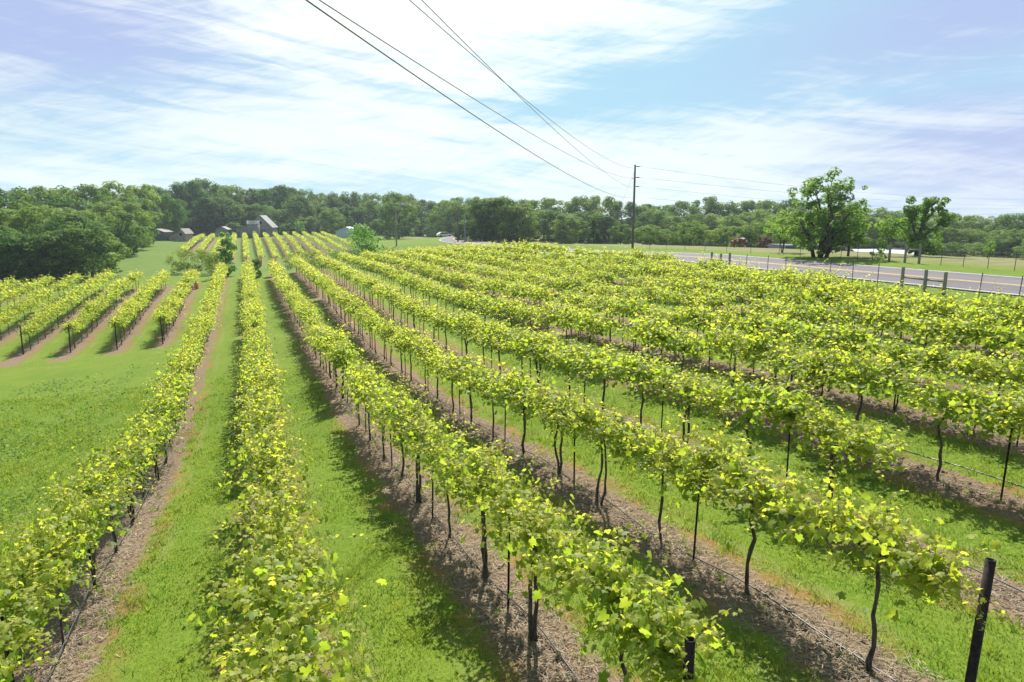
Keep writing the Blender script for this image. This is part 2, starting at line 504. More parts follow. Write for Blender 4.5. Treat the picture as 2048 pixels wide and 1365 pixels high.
    g = T.mix(T.m('MULTIPLY', hd, 0.7), g, (0.20, 0.17, 0.05))
    hgt = T.m('ADD', T.m('MULTIPLY', fine, 0.6), T.m('MULTIPLY', n4, 0.4))
    finish(T, principled(T, g, 0.95, 0.08, 0.0, bump(T, hgt, 0.7, 0.06)))
    return m


def road_mat():
    m, T = new_mat("asphalt")
    geo = T.n('ShaderNodeNewGeometry')
    sep = T.n('ShaderNodeSeparateXYZ')
    T.t.links.new(geo.outputs['Position'], sep.inputs[0])
    x, y, z = sep.outputs
    n = T.noise(T.xyz(T.m('MULTIPLY', x, 1.2), T.m('MULTIPLY', y, 0.05), 0), 1.0, 4, 0.6)
    f = T.noise(T.xyz(x, y, 0), 6.0, 5, 0.7)
    c = T.mix(T.ss(n, 0.35, 0.65), (0.105, 0.092, 0.10), (0.145, 0.128, 0.137))
    c = T.mix(T.m('MULTIPLY', T.ss(f, 0.3, 0.8), 0.35), c, (0.12, 0.11, 0.115))
    pt = T.noise(T.xyz(T.m('MULTIPLY', x, 0.5), T.m('MULTIPLY', y, 0.12), 9.0), 0.9, 3, 0.5)
    c = T.mix(T.m('MULTIPLY', T.ss(pt, 0.56, 0.60), 0.35), c, (0.085, 0.078, 0.082))
    finish(T, principled(T, c, 0.85, 0.25))
    return m


# ------------------------------------------------------------------ ground sheet, road and its markings
def axis(segs):
    out = []
    for a, b, st in segs:
        out.append(np.arange(a, b, st))
    return np.concatenate(out)


gx = axis([(-900, -200, 35), (-200, -60, 7), (-60, -16, 2), (-16, 36, 0.6), (36, 54, 0.45), (54, 130, 2), (130, 300, 8), (300, 901, 30)])
gy = axis([(-250, -20, 15), (-20, 2, 1.2), (2, 40, 0.6), (40, 100, 1.0), (100, 280, 2.5), (280, 1201, 25)])
GX, GY = np.meshgrid(gx, gy)
GZ = H(GX, GY)
GZ = GZ + (np.sin(GX * 1.3 + np.sin(GY * 0.7)) * np.sin(GY * 1.1 + 0.6) * 0.018) * (np.abs(GX - road_x(GY)) > 5)
nx, ny = len(gx), len(gy)
ii = np.arange(nx * ny).reshape(ny, nx)
quads = np.stack([ii[:-1, :-1], ii[:-1, 1:], ii[1:, 1:], ii[1:, :-1]], -1).reshape(-1, 4)
ground = link("ground", np_mesh("ground", np.stack([GX, GY, GZ], -1).reshape(-1, 3), quads, np.full(len(quads), 4), smooth=True), ground_mat())
tag(ground, "grassy vineyard slope with brown mulched strips under the rows", "ground", kind="structure")


def road_strip(name, x0, x1, lift, mat, y0=-120, y1=204, wob=0.0):
    ys = np.arange(y0, y1, 1.5)
    c = road_x(ys) - 44
    a = np.stack([x0 + c, ys, road_z(x0 + c, ys) + lift], -1)
    b = np.stack([x1 + c, ys, road_z(x1 + c, ys) + lift], -1)
    n = len(ys)
    V = np.concatenate([a, b])
    i = np.arange(n - 1)
    q = np.stack([i, i + n, i + n + 1, i + 1], -1)
    return link(name, np_mesh(name, V, q, np.full(n - 1, 4)), mat)


YEL = noisy_mat("yellow_paint", (0.50, 0.30, 0.09), (0.62, 0.42, 0.16), 3, 0.7, 0.2, bmp=0)
WHP = noisy_mat("white_paint", (0.50, 0.49, 0.48), (0.72, 0.70, 0.69), 3, 0.7, 0.2, bmp=0)
road = tag(road_strip("road", ROAD_X0, ROAD_X1, 0.012, road_mat()), "two lane asphalt road with yellow centre lines", "road", kind="structure")
for a, b in ((43.78, 43.92), (44.08, 44.22)):
    tag(road_strip("road_marking", a, b, 0.018, YEL), "yellow line along the middle of the road", "road marking", "road centre lines", "structure")
for a, b in ((ROAD_X0 + 0.25, ROAD_X0 + 0.38), (ROAD_X1 - 0.38, ROAD_X1 - 0.25)):
    tag(road_strip("road_marking", a, b, 0.018, WHP), "white line along an edge of the road", "road marking", "road edge lines", "structure")

# ------------------------------------------------------------------ leaves
LEAF_NEAR = np.array([(0, 0, 0.02), (0, -0.26, 0.0), (0.20, -0.46, -0.05), (0.43, -0.30, -0.10), (0.36, -0.08, -0.05), (0.55, 0.12, -0.13), (0.27, 0.20, -0.02), (0.17, 0.44, -0.06), (0, 0.60, -0.10),
                      (-0.17, 0.44, -0.06), (-0.27, 0.20, -0.02), (-0.55, 0.12, -0.13), (-0.36, -0.08, -0.05), (-0.43, -0.30, -0.10), (-0.20, -0.46, -0.05)])
LEAF_NEAR_F = np.array([(0, i, i + 1 if i < 14 else 1) for i in range(1, 15)])
LEAF_MID = np.array([(0, -0.40, 0.02), (0.50, -0.28, -0.10), (0.44, 0.24, -0.10), (0, 0.58, 0.0), (-0.44, 0.24, -0.10), (-0.50, -0.28, -0.10)])
LEAF_MID_F = np.array([(0, 1, 2, 3), (0, 3, 4, 5)])
LEAF_FAR = np.array([(0, -0.5, 0), (0.5, 0.0, -0.05), (0, 0.5, 0), (-0.5, 0.0, -0.05)])
LEAF_FAR_F = np.array([(0, 1, 2, 3)])


def place_leaves(C, N, A, size, tint, tv, tf):
    """C centres, N normals, A rough 'tip' directions, size; returns V, loops, sizes, tint"""
    N = N / (np.linalg.norm(N, axis=1)[:, None] + 1e-9)
    X = np.cross(A, N)
    X /= np.linalg.norm(X, axis=1)[:, None] + 1e-9
    Y = np.cross(N, X)
    s = size[:, None, None]
    V = C[:, None, :] + s * (tv[None, :, 0:1] * X[:, None, :] + tv[None, :, 1:2] * Y[:, None, :] + tv[None, :, 2:3] * N[:, None, :])
    n, k = len(C), len(tv)
    L = (tf[None] + (np.arange(n) * k)[:, None, None]).reshape(-1)
    return V.reshape(-1, 3), L, np.full(n * len(tf), tf.shape[1]), np.repeat(tint, k)


def unit(v):
    return v / (np.linalg.norm(v, axis=-1, keepdims=True) + 1e-9)


def vine_leaf_cloud(rng, half, n_shoot, spacing, big, extra, end=0, vig=1.0):
    """leaf centres of one trained vine: shoots from the cordon rising, arching over and drooping"""
    C, N, A, Sz, Ti, shoots = [], [], [], [], [], []
    clump = rng.normal(0, 0.55, 2) * half
    for k in range(n_shoot):
        y0 = np.clip(rng.choice(clump) + rng.normal(0, 0.42) * half if rng.random() < 0.45 else rng.uniform(-half, half), -half * 1.05, half * 1.05)
        p = np.array([rng.normal(0, 0.05), y0, 1.56 + rng.normal(0, 0.05)])
        side = rng.choice([-1, 1])
        th = rng.uniform(0.0, 1.45)
        d = np.array([side * math.sin(th), rng.normal(0, 0.40), math.cos(th)])
        if end and rng.random() < 0.35:
            d = np.array([rng.normal(0, 0.35), end * rng.uniform(0.8, 1.5), rng.uniform(0.1, 0.7)])
        d /= np.linalg.norm(d)
        Ln = rng.uniform(0.50, 1.15) * vig * (1.25 if end and abs(d[1]) > 0.6 else 1.0)
        lg = 1.0
        if rng.random() < 0.13:
            Ln, lg = Ln * 1.55, 0.72
        m = max(4, int(Ln / spacing))
        path = [p.copy()]
        droop = rng.random(7)
        for i in range(m):
            t = i / m
            d = unit(d + np.array([0, 0, -0.060 - 0.09 * t]) * (spacing / 0.07) + rng.normal(0, 0.07, 3))
            p = p + d * spacing
            if p[2] < 1.30 + 0.18 * droop[i % 7]:
                break
            path.append(p.copy())
            sd = np.cross(d, [0, 0, 1.0]) * (1 if i % 2 else -1)
            sd = unit(sd + rng.normal(0, 0.3, 3) + np.array([0, 0, 0.15]))
            s = big * lg * (1.0 - 0.72 * t ** 1.6) * rng.uniform(0.7, 1.25)
            C.append(p + sd * s * 0.62)
            N.append(unit(np.array([0, 0, 0.80]) + rng.normal(0, 0.40, 3) + sd * 0.22))
            A.append(sd + np.array([0, 0, -0.25]))
            Sz.append(s)
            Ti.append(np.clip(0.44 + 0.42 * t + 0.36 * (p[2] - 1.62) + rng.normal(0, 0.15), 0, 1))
        if len(path) > 2:
            shoots.append(np.array(path))
    for k in range(extra):
        y0 = rng.choice(clump) + rng.normal(0, 0.5) * half if rng.random() < 0.6 else rng.uniform(-half, half)
        p = np.array([rng.normal(0, 0.32), np.clip(y0, -half * 1.05, half * 1.05), rng.uniform(1.32, 1.95) - 0.16 * (rng.random() < 0.25)])
        C.append(p)
        N.append(unit(np.array([0, 0, 0.5]) + rng.normal(0, 0.6, 3) + np.array([p[0] * 1.5, 0, 0])))
        A.append(np.array([rng.normal(), rng.normal(), -0.6]))
        Sz.append(big * rng.uniform(0.8, 1.2))
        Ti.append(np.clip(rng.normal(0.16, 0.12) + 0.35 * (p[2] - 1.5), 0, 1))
    return np.array(C), np.array(N), np.array(A), np.array(Sz), np.array(Ti), shoots


def vine_trunk(rng, lod, double=False):
    mb = MB()
    seg = 7 if lod == 0 else 4
    for q in range(2 if double else 1):
        n = 9 if lod == 0 else 6
        zz = np.linspace(-0.06, 1.52, n)
        wx, wy = np.cumsum(rng.normal(0, 0.026, n)), np.cumsum(rng.normal(0, 0.034, n))
        wx -= np.linspace(0, wx[-1], n)
        wy -= np.linspace(0, wy[-1], n)
        off = (rng.uniform(0.05, 0.16) * q) * np.sin(np.linspace(0, 3.0, n))
        rr = np.linspace(0.031, 0.023, n) * rng.uniform(0.85, 1.15) * (1 + 0.12 * rng.normal(size=n))
        rr[0] *= 1.25
        mb.tube(np.stack([wx, wy + off + 0.04 * q, zz], -1), rr, seg)
    for s in (-1, 1):
        n = 6
        yy = np.linspace(0, s * 0.98, n)
        zz = 1.50 + 0.06 * np.linspace(0, 1, n) + rng.normal(0, 0.012, n)
        mb.tube(np.stack([rng.normal(0, 0.015, n), yy, zz], -1), np.linspace(0.024, 0.012, n), max(4, seg - 2))
    return mb


def make_vine(rng, lod, end=0, vig=1.0):
    """meshes of one vine: trunk with arms, foliage, shoots"""
    if lod == 0:
        C, N, A, Z, Ti, sh = vine_leaf_cloud(rng, 1.0, 74, 0.050, 0.112, 330, end, vig)
        V, L, sz, tt = place_leaves(C, N, A, Z, Ti, LEAF_NEAR, LEAF_NEAR_F)
    else:
        C, N, A, Z, Ti, sh = vine_leaf_cloud(rng, 1.0, 64, 0.058, 0.122, 300, end, vig)
        V, L, sz, tt = place_leaves(C, N, A, Z, Ti, LEAF_MID, LEAF_MID_F)
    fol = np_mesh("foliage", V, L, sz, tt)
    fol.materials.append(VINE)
    tr = vine_trunk(rng, lod, end == 0 and rng.random() < 0.18).mesh("trunk")
    tr.materials.append(VBARK)
    shm = None
    if lod == 0:
        mb = MB()
        for p in sh:
            mb.tube(p, np.linspace(0.0045, 0.0018, len(p)), 3, False)
        shm = mb.mesh("shoots")
        shm.materials.append(SHOOT)
    return fol, tr, shm


# ------------------------------------------------------------------ where the vines stand
CAZ = rad(CAM_AZ)
PITCH = rad(10.48)


def view(x, y, z):
    """depth along the view axis and the two tangents, to know what the photograph can see"""
    r = x * math.cos(CAZ) - y * math.sin(CAZ)
    fw = x * math.sin(CAZ) + y * math.cos(CAZ)
    d = fw * math.cos(PITCH) - z * math.sin(PITCH)
    u = fw * math.sin(PITCH) + z * math.cos(PITCH)
    return d, r / np.maximum(d, 1e-6), u / np.maximum(d, 1e-6)


ROWS = {}
for k in range(-1, 11):
    st = {-1: 6.9, 0: 2.7, 1: 5.25, 2: 4.96, 3: 8.5, 4: 6.6, 5: 8.2, 6: 9.6, 7: 12.0, 8: 15.6, 9: 27.5, 10: 46}[k]
    ROWS[k] = (st, 97.0, {1: 2.12, 2: 2.08}.get(k, 2.10))
LEFT = {k: (52.3 + 0.85 * (-k) + 1.6, 92.0, 2.10) for k in range(-12, -1)}
HILL = {k: (157.0 + max(0, k - 5) * 3, 240.0, 2.1) for k in range(-4, 9)}
SPOTS = []
for blk, rows in (("main", ROWS), ("left", LEFT), ("hill", HILL)):
    for k, (a, b, st) in rows.items():
        n = 0
        for i, yv in enumerate(np.arange(a, b, st)):
            x0 = ROW0 + GAP * k
            if i > 5 and random.random() < 0.03:
                continue
            yy = yv + (random.uniform(-0.12, 0.12) if not (blk == "main" and k in (1, 2)) else 0)
            z0 = h1(x0, yy)
            d, tx, ty = view(x0, yy, z0 + 1.8)
            if d < 1 or abs(tx) > 0.80 + 0.9 / d or ty < -0.54 - 1.4 / d:
                continue
            n += 1
            SPOTS.append((float(d), blk, k, n, x0 + random.uniform(-0.06, 0.06), float(yy), z0, i))
SPOTS.sort()
NEAR_N = 300

ORD = ["zeroth", "first", "second", "third", "fourth", "fifth", "sixth", "seventh", "eighth", "ninth", "tenth", "eleventh", "twelfth", "thirteenth", "fourteenth", "fifteenth", "sixteenth", "seventeenth", "eighteenth", "nineteenth", "twentieth"]


def nth(n):
    if n <= 20:
        return ORD[n]
    return "twenty-" + ORD[n - 20] if n < 30 else ("thirtieth" if n == 30 else "thirty-" + ORD[n - 30])


def row_words(blk, k):
    if blk == "left":
        return "%s row of the block at far left" % nth(-1 - k)
    return {-1: "leftmost long row beside open grass", 0: "straight row aimed at the silo", 1: "row with a short black end post",
            2: "row with a tall leaning end post"}.get(k, "%s row right of the leaning end post" % nth(k - 2))


VROW = [make_vine(np.random.default_rng(100 + i), 0, vig=random.uniform(0.78, 1.12)) for i in range(12)]
VEND = [make_vine(np.random.default_rng(300 + i), 0, end=-1, vig=(1.15, 0.8)[i]) for i in range(2)]
VMID = [make_vine(np.random.default_rng(200 + i), 1, vig=random.uniform(0.78, 1.12)) for i in range(12)]
SPECIAL = {("main", 2, 1): "grapevine with kinked bare trunk beside the tall leaning end post", ("main", 1, 1): "grapevine with long trailing shoots behind the short black end post",
           ("main", 4, 1): "large grapevine at the right edge, above a grey drip hose"}
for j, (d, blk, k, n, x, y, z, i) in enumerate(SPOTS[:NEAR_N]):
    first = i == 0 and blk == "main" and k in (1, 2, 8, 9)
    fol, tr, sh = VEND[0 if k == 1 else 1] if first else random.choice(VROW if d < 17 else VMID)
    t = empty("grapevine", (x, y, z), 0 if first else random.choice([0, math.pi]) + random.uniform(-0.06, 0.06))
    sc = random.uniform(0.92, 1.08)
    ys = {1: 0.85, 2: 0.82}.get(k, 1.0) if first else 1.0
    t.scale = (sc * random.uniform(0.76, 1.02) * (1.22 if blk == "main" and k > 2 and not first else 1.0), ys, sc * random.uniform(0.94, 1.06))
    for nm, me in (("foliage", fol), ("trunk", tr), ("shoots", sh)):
        if me is not None:
            ch = link(nm, me, None, t)
            if first and k == 2 and nm != "trunk":
                ch.location.y = 0.32
    tag(t, SPECIAL.get((blk, k, n), "%s grapevine from the near end, %s" % (nth(n), row_words(blk, k))), "grapevine", "grapevines trained along the trellis rows")

# the distant vines, past the three hundred nearest
FV = {0: [], 1: []}
PROTO = []
for lv, (ns, sp, big, ex) in ((0, (34, 0.10, 0.19, 110)), (1, (14, 0.18, 0.32, 24))):
    PROTO.append([vine_leaf_cloud(np.random.default_rng(500 + 10 * lv + q), 1.0, ns, sp, big, ex) for q in range(5)])
Vs, Ls, Ss, Ts, off = [], [], [], [], 0
tb = MB()
for d, blk, k, n, x, y, z, i in SPOTS[NEAR_N:]:
    lv = 0 if blk != "hill" else 1
    C, N, A, Z, Ti, _ = random.choice(PROTO[lv])
    sg = random.choice([-1, 1])
    C = C * np.array([random.uniform(0.78, 1.0), sg, random.uniform(0.95, 1.06)]) + np.array([x, y, z])
    V, L, sz, tt = place_leaves(C, N * np.array([1, sg, 1]), A * np.array([1, sg, 1]), Z, np.clip(Ti + random.uniform(-0.05, 0.1), 0, 1), LEAF_MID if lv == 0 else LEAF_FAR, LEAF_MID_F if lv == 0 else LEAF_FAR_F)
    Vs.append(V); Ls.append(L + off); Ss.append(sz); Ts.append(tt); off += len(V)
    tb.tube([(x, y, z - 0.05), (x + random.uniform(-.06, .06), y + random.uniform(-.08, .08), z + 0.7), (x, y, z + 1.5)], [0.035, 0.03, 0.026], 3, False)
dv = link("distant_vines", np_mesh("distant_vines", np.concatenate(Vs), np.concatenate(Ls), np.concatenate(Ss), np.concatenate(Ts)), VINE)
tag(dv, "yellow-green vine rows far down the field and up the hill", "vines", kind="stuff")
tag(tb.build("distant_vine_trunks", VBARK), "thin dark trunks under the far vine rows", "vine trunks", kind="stuff")

# ------------------------------------------------------------------ trellis posts and drip hoses
pm = MB().box(-0.016, 0.016, -0.004, 0.004, -0.3, 1.62).box(-0.004, 0.004, 0.0045, 0.026, -0.3, 1.62)
post_me = pm.mesh("trellis_post")
post_me.materials.append(STEEL)
cand = []
for k, (a, b, st) in ROWS.items():
    y0 = {1: 8.43 - 4.24, 2: 8.23 - 4.2, 4: 7.57, -1: 13.15 - 4.2, 0: 7.2}.get(k, a + 1.05)
    s = {1: 4.24, 2: 4.2}.get(k, 4.2)
    n = 0
    for q, yv in enumerate(np.arange(y0, 70, s)):
        if k in (1, 2) and q == 0:
            continue
        x0 = ROW0 + GAP * k
        z0 = h1(x0, yv)
        d, tx, ty = view(x0, yv, z0 + 1.0)
        if d < 1 or abs(tx) > 0.77 or ty < -0.52 - 0.8 / d:
            continue
        n += 1
        cand.append((float(d), k, n, x0, float(yv), z0))
cand.sort()
for d, k, n, x0, yv, z0 in cand[:150]:
    o = link("trellis_post", post_me)
    o.location = (x0 + random.uniform(-0.02, 0.02), yv, z0)
    o.rotation_euler = (rad(random.uniform(-1.5, 1.5)), rad(random.uniform(-2, 2)), random.uniform(0, 6))
    tag(o, "thin metal stake, %s from the near end, %s" % (nth(n), row_words("main", k)), "trellis post", "metal stakes between the vines")


def end_post(x, y, ztop, lean, label):
    z0 = h1(x, y)
    hgt = ztop - z0
    mb = MB()
    sg = 14
    a = np.linspace(0, 2 * np.pi, sg, endpoint=False)
    ro, ri = 0.045, 0.036
    ring = lambda r, z: [(r * math.cos(q), r * math.sin(q), z) for q in a]
    vs = ring(ro, -0.4) + ring(ro, hgt) + ring(ri, hgt) + ring(ri, hgt - 0.5)
    fs = []
    for L in range(3):
        fs += [(L * sg + i, L * sg + (i + 1) % sg, (L + 1) * sg + (i + 1) % sg, (L + 1) * sg + i) for i in range(sg)]
    mb.add(vs, fs, True)
    o = mb.build("end_post", STEEL)
    o.location = (x, y, z0)
    o.rotation_euler = (rad(lean[0]), rad(lean[1]), 0)
    return tag(o, label, "end post", "hollow pipe posts at the row ends")


end_post(3.2, 4.2, -3.43, (0, 0), "short hollow black pipe post at the bottom edge")
end_post(6.25, 3.90, -3.22, (-2, 6), "tall leaning hollow black pipe post at lower right")
for k in range(-9, -1):
    x0 = ROW0 + GAP * k
    y0 = 52.3 + 0.85 * (-k)
    d, tx, ty = view(x0, y0, -9)
    if abs(tx) > 0.76:
        continue
    end_post(x0, y0, h1(x0, y0) + 2.0, (random.uniform(-3, 1), random.uniform(-2, 2)), "dark pipe post at the near end, %s" % row_words("left", k))

HOSES = {-1: (0.30, 5.5, 60), 0: (0.12, 4.0, 40), 1: (0.10, 3.5, 60), 2: (0.10, 3.0, 60), 3: (0.16, 4.0, 50), 4: (0.40, 5.0, 40), 5: (0.42, 8.0, 40), 6: (0.4, 10.0, 40)}
for k in range(-6, -1):
    HOSES[k] = (0.42, 53.2 + 0.85 * (-k), 86)
for k, (hh, a, b) in HOSES.items():
    ys = np.arange(a, b, 0.55 if a < 20 else 1.2)
    x0 = ROW0 + GAP * k + 0.07
    zs = H(np.full_like(ys, x0), ys)
    per = 4.2
    if hh < 0.2:
        sag = np.maximum(0.035, hh + 0.05 * np.sin(ys * 1.7 + k) - 0.04)
    else:
        sag = hh - 0.05 * np.sin((ys % per) / per * math.pi)
    xs = x0 + 0.05 * np.sin(ys * 0.9 + k) * (1 if hh < 0.2 else 0.3)
    tag(MB().tube(np.stack([xs, ys, zs + sag], -1), 0.011 if a < 20 else 0.014, 6).build("drip_hose", HOSE),
        "grey drip hose running along %s" % row_words("left" if k < -1 else "main", k), "drip hose", "irrigation hoses along the rows")

# ------------------------------------------------------------------ grass, weeds and straw (nobody could count these)


def in_mulch(x, y):
    u = np.abs(((x - ROW0 + GAP * 40.5) % GAP) - GAP / 2)
    return u, (x > -4.4) & (x < 32) & (y > np.maximum(-5, (x - 20) * 3))


def scatter(n, ymax, power=1.0):
    """ground points in view, thicker near the camera"""
    tx = RNG.uniform(-0.78, 0.78, n)
    fw = 3.2 + (ymax - 3.2) * RNG.random(n) ** power
    r = tx * (fw * 0.98 + 1.0)
    return r * math.cos(CAZ) + fw * math.sin(CAZ), -r * math.sin(CAZ) + fw * math.cos(CAZ)


def blades(x, y, z, hgt, wid, lean, tint):
    n = len(x)
    a = RNG.uniform(0, 2 * np.pi, n)
    la = RNG.uniform(0, 2 * np.pi, n)
    dx, dy = np.cos(a) * wid / 2, np.sin(a) * wid / 2
    lx, ly = np.cos(la) * lean * hgt, np.sin(la) * lean * hgt
    V = np.stack([np.stack([x - dx, y - dy, z - 0.01], -1), np.stack([x + dx, y + dy, z - 0.01], -1), np.stack([x + lx, y + ly, z + hgt], -1)], 1)
    return V.reshape(-1, 3), np.arange(3 * n), np.full(n, 3), np.repeat(tint, 3)


x, y = scatter(330000, 34, 1.15)
u, blk = in_mulch(x, y)
patch = np.sin(x * 1.7 + 1.3 * np.sin(y * 0.9)) * np.sin(y * 1.3 + np.sin(x * 2.1)) + 0.6 * np.sin(x * 0.37 + 2) * np.sin(y * 0.41)
bare = np.sin(x * 0.9 + 2.1) * np.sin(y * 0.63 + x * 0.4) + 0.5 * np.sin(x * 2.9) * np.sin(y * 2.3)
keep = (~blk) | (u > 0.66 + 0.24 * patch + 0.22 * np.clip(bare, 0, 1) + RNG.normal(0, 0.13, len(x)))
x, y, patch = x[keep], y[keep], patch[keep]
z = H(x, y)
tt = np.clip(0.40 + 0.26 * patch + RNG.normal(0, 0.22, len(x)), 0, 1)
hg = RNG.uniform(0.025, 0.075, len(x)) * (1 + 0.35 * patch)
hg = np.where(x < -4.4, hg * 1.4, hg)
tt = np.clip(tt + 0.20 * np.sin(x * 5.3 + 2 * np.sin(y * 3.1)) * np.sin(y * 4.7 + x), 0, 1)
V, L, sz, tt = blades(x, y, z, hg * (1 + 0.35 * np.sin(x * 4.1) * np.sin(y * 3.7 + 1.3 * x)), RNG.uniform(0.006, 0.014, len(x)) * (1 + np.hypot(x, y) / 18), 0.75, tt)
tag(link("grass", np_mesh("grass", V, L, sz, tt), GRASS), "bright green mown grass between the vine rows", "grass", kind="stuff")

tq = 26000
tx_, ty_ = scatter(tq // 13, 30, 1.1)
k_ = np.round((tx_ - ROW0) / GAP)
tx_ = np.where(RNG.random(len(tx_)) < 0.7, ROW0 + GAP * k_ + RNG.choice([-1, 1], len(tx_)) * RNG.normal(0.78, 0.16, len(tx_)), tx_)
tx_, ty_ = np.repeat(tx_, 13) + RNG.normal(0, 0.05, tq // 13 * 13), np.repeat(ty_, 13) + RNG.normal(0, 0.06, tq // 13 * 13)
V, L, sz, tt = blades(tx_, ty_, H(tx_, ty_), RNG.uniform(0.07, 0.20, len(tx_)), RNG.uniform(0.007, 0.013, len(tx_)) * (1 + np.hypot(tx_, ty_) / 22), 0.6, np.clip(np.repeat(RNG.normal(0.5, 0.3, tq // 13), 13) + RNG.normal(0, 0.12, len(tx_)), 0, 1))
tag(link("grass_tufts", np_mesh("grass_tufts", V, L, sz, tt), GRASS), "taller grass tufts along the edges of the mulched strips", "grass tufts", kind="stuff")

# broad leaved weeds on the open slope at the left
nW = 15000
cx, cy = RNG.uniform(-22, -5.2, 130), RNG.uniform(9, 45, 130)
pick = RNG.integers(0, 130, nW)
wx = cx[pick] + RNG.normal(0, 0.75, nW)
wy = cy[pick] + RNG.normal(0, 1.1, nW)
ok = (wx < -4.9 - 0.03 * wy)
wx, wy = wx[ok], wy[ok]
wz = H(wx, wy) + RNG.uniform(0.02, 0.20, len(wx))
V, L, sz, tt = place_leaves(np.stack([wx, wy, wz], -1), unit(np.array([0, 0, 0.9]) + RNG.normal(0, 0.5, (len(wx), 3))), RNG.normal(0, 1, (len(wx), 3)), RNG.uniform(0.05, 0.13, len(wx)), RNG.random(len(wx)), LEAF_FAR, LEAF_FAR_F)
tag(link("weeds", np_mesh("weeds", V, L, sz, tt), WEED), "clumps of broad leaved weeds on the open grass slope", "weeds", kind="stuff")

# straw and prunings on the mulched strips
n0 = 90000
x, y = scatter(n0, 26, 1.2)
kk = np.round((x - ROW0) / GAP)
x = ROW0 + GAP * kk + RNG.normal(0, 0.28, n0)
ok = (kk > -1.5) & (kk < 9.5) & (y > np.maximum(-5, (x - 20) * 3))
x, y = x[ok], y[ok]
n = len(x)
z = H(x, y) + RNG.uniform(0.004, 0.035, n)
a = RNG.uniform(0, 2 * np.pi, n)
ln = RNG.uniform(0.03, 0.14, n) * np.where(RNG.random(n) < 0.04, 2.6, 1)
wd = RNG.uniform(0.003, 0.008, n) * (1 + np.hypot(x, y) / 20)
ca, sa = np.cos(a), np.sin(a)
tz = RNG.normal(0, 0.10, n) * ln
P4 = []
for s, q in ((-1, -1), (1, -1), (1, 1), (-1, 1)):
    P4.append(np.stack([x + s * ca * ln / 2 - q * sa * wd / 2, y + s * sa * ln / 2 + q * ca * wd / 2, z + s * tz / 2 + 0.012], -1))
V = np.stack(P4, 1).reshape(-1, 3)
tag(link("straw_mulch", np_mesh("straw_mulch", V, np.arange(4 * n), np.full(n, 4), np.repeat(np.clip(RNG.normal(0.45, 0.3, n), 0, 1), 4)), STRAW),
    "dry straw and pruned twigs strewn under the vines", "straw", kind="stuff")

# ------------------------------------------------------------------ trees
def crown_leaves(rng, clumps, per, leaf, up=0.35, spread=0.28):
    """clumps: rows of (x,y,z,radius,tint); leaves on and inside each clump's shell"""
    cl = np.asarray(clumps, float)
    w = cl[:, 3] ** 2
    cnt = np.maximum(3, (per * w / w.mean()).astype(int))
    idx = np.repeat(np.arange(len(cl)), cnt)
    n = len(idx)
    dv = unit(rng.normal(0, 1, (n, 3)))
    rr = cl[idx, 3] * rng.uniform(0.45, 1.08, n) ** 0.5
    C = cl[idx, :3] + dv * rr[:, None] * np.array([1.0, 1.0, 0.82])
    N = unit(dv + np.array([0, 0, up]) + rng.normal(0, 0.34, (n, 3)))
    A = rng.normal(0, 1, (n, 3))
    Z = leaf * rng.uniform(0.6, 1.3, n)
    Ti = np.clip(cl[idx, 4] + rng.normal(0, 0.16, n), 0, 1)
    return place_leaves(C, N, A, Z, Ti, LEAF_FAR, LEAF_FAR_F)


def limb_tree(rng, h, targets, r0, fork=0.3):
    """trunk with limbs reaching towards the clump centres"""
    mb = MB()
    top = np.array([rng.normal(0, 0.03 * h), rng.normal(0, 0.03 * h), h * 0.72])
    pts = [np.array([0, 0, -0.4]), np.array([rng.normal(0, .01 * h), rng.normal(0, .01 * h), h * 0.3]), top]
    mb.tube(pts, [r0, r0 * 0.75, r0 * 0.25], 7)
    for tgt in targets:
        s = rng.uniform(fork, 0.75)
        b = pts[1] * (1 - (s - 0.3) / 0.45) + top * ((s - 0.3) / 0.45) if s > 0.3 else np.array([0, 0, s * h])
        b = np.array([b[0], b[1], min(b[2], tgt[2] * 0.9)])
        mid = (b + tgt) / 2 + np.array([0, 0, 0.04 * h]) + rng.normal(0, 0.015 * h, 3)
        mb.tube([b, mid, tgt], [r0 * 0.42, r0 * 0.25, r0 * 0.08], 5)
    return mb


def oak_proto(seed, h=15.0, w=6.4, base=0.04, nk=95, per=105, leaf=0.42):
    rng = np.random.default_rng(seed)
    cl = []
    for k in range(nk):
        t = rng.uniform(0, 1)
        zc = h * (base + (0.97 - base) * t)
        prof = math.sqrt(max(0.03, 1 - ((t - 0.42) / 0.62) ** 2)) if t > 0.42 else (0.68 + 0.32 * t / 0.42)
        a = rng.uniform(0, 2 * np.pi)
        rr = w * prof * rng.uniform(0.5, 1.0)
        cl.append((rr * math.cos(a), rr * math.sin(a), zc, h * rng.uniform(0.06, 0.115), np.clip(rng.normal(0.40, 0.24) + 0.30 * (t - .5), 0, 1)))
    V, L, sz, tt = crown_leaves(rng, cl, per, leaf)
    crown = np_mesh("crown", V, L, sz, tt)
    tg = [np.array(c[:3]) for c in cl[::6]]
    trunk = limb_tree(rng, h, tg, 0.26).mesh("trunk")
    trunk.materials.append(BARK)
    return crown, trunk


OAKS = [oak_proto(40 + i, 15, random.uniform(5.8, 7.2), random.choice([0.02, 0.05, 0.10])) for i in range(7)]


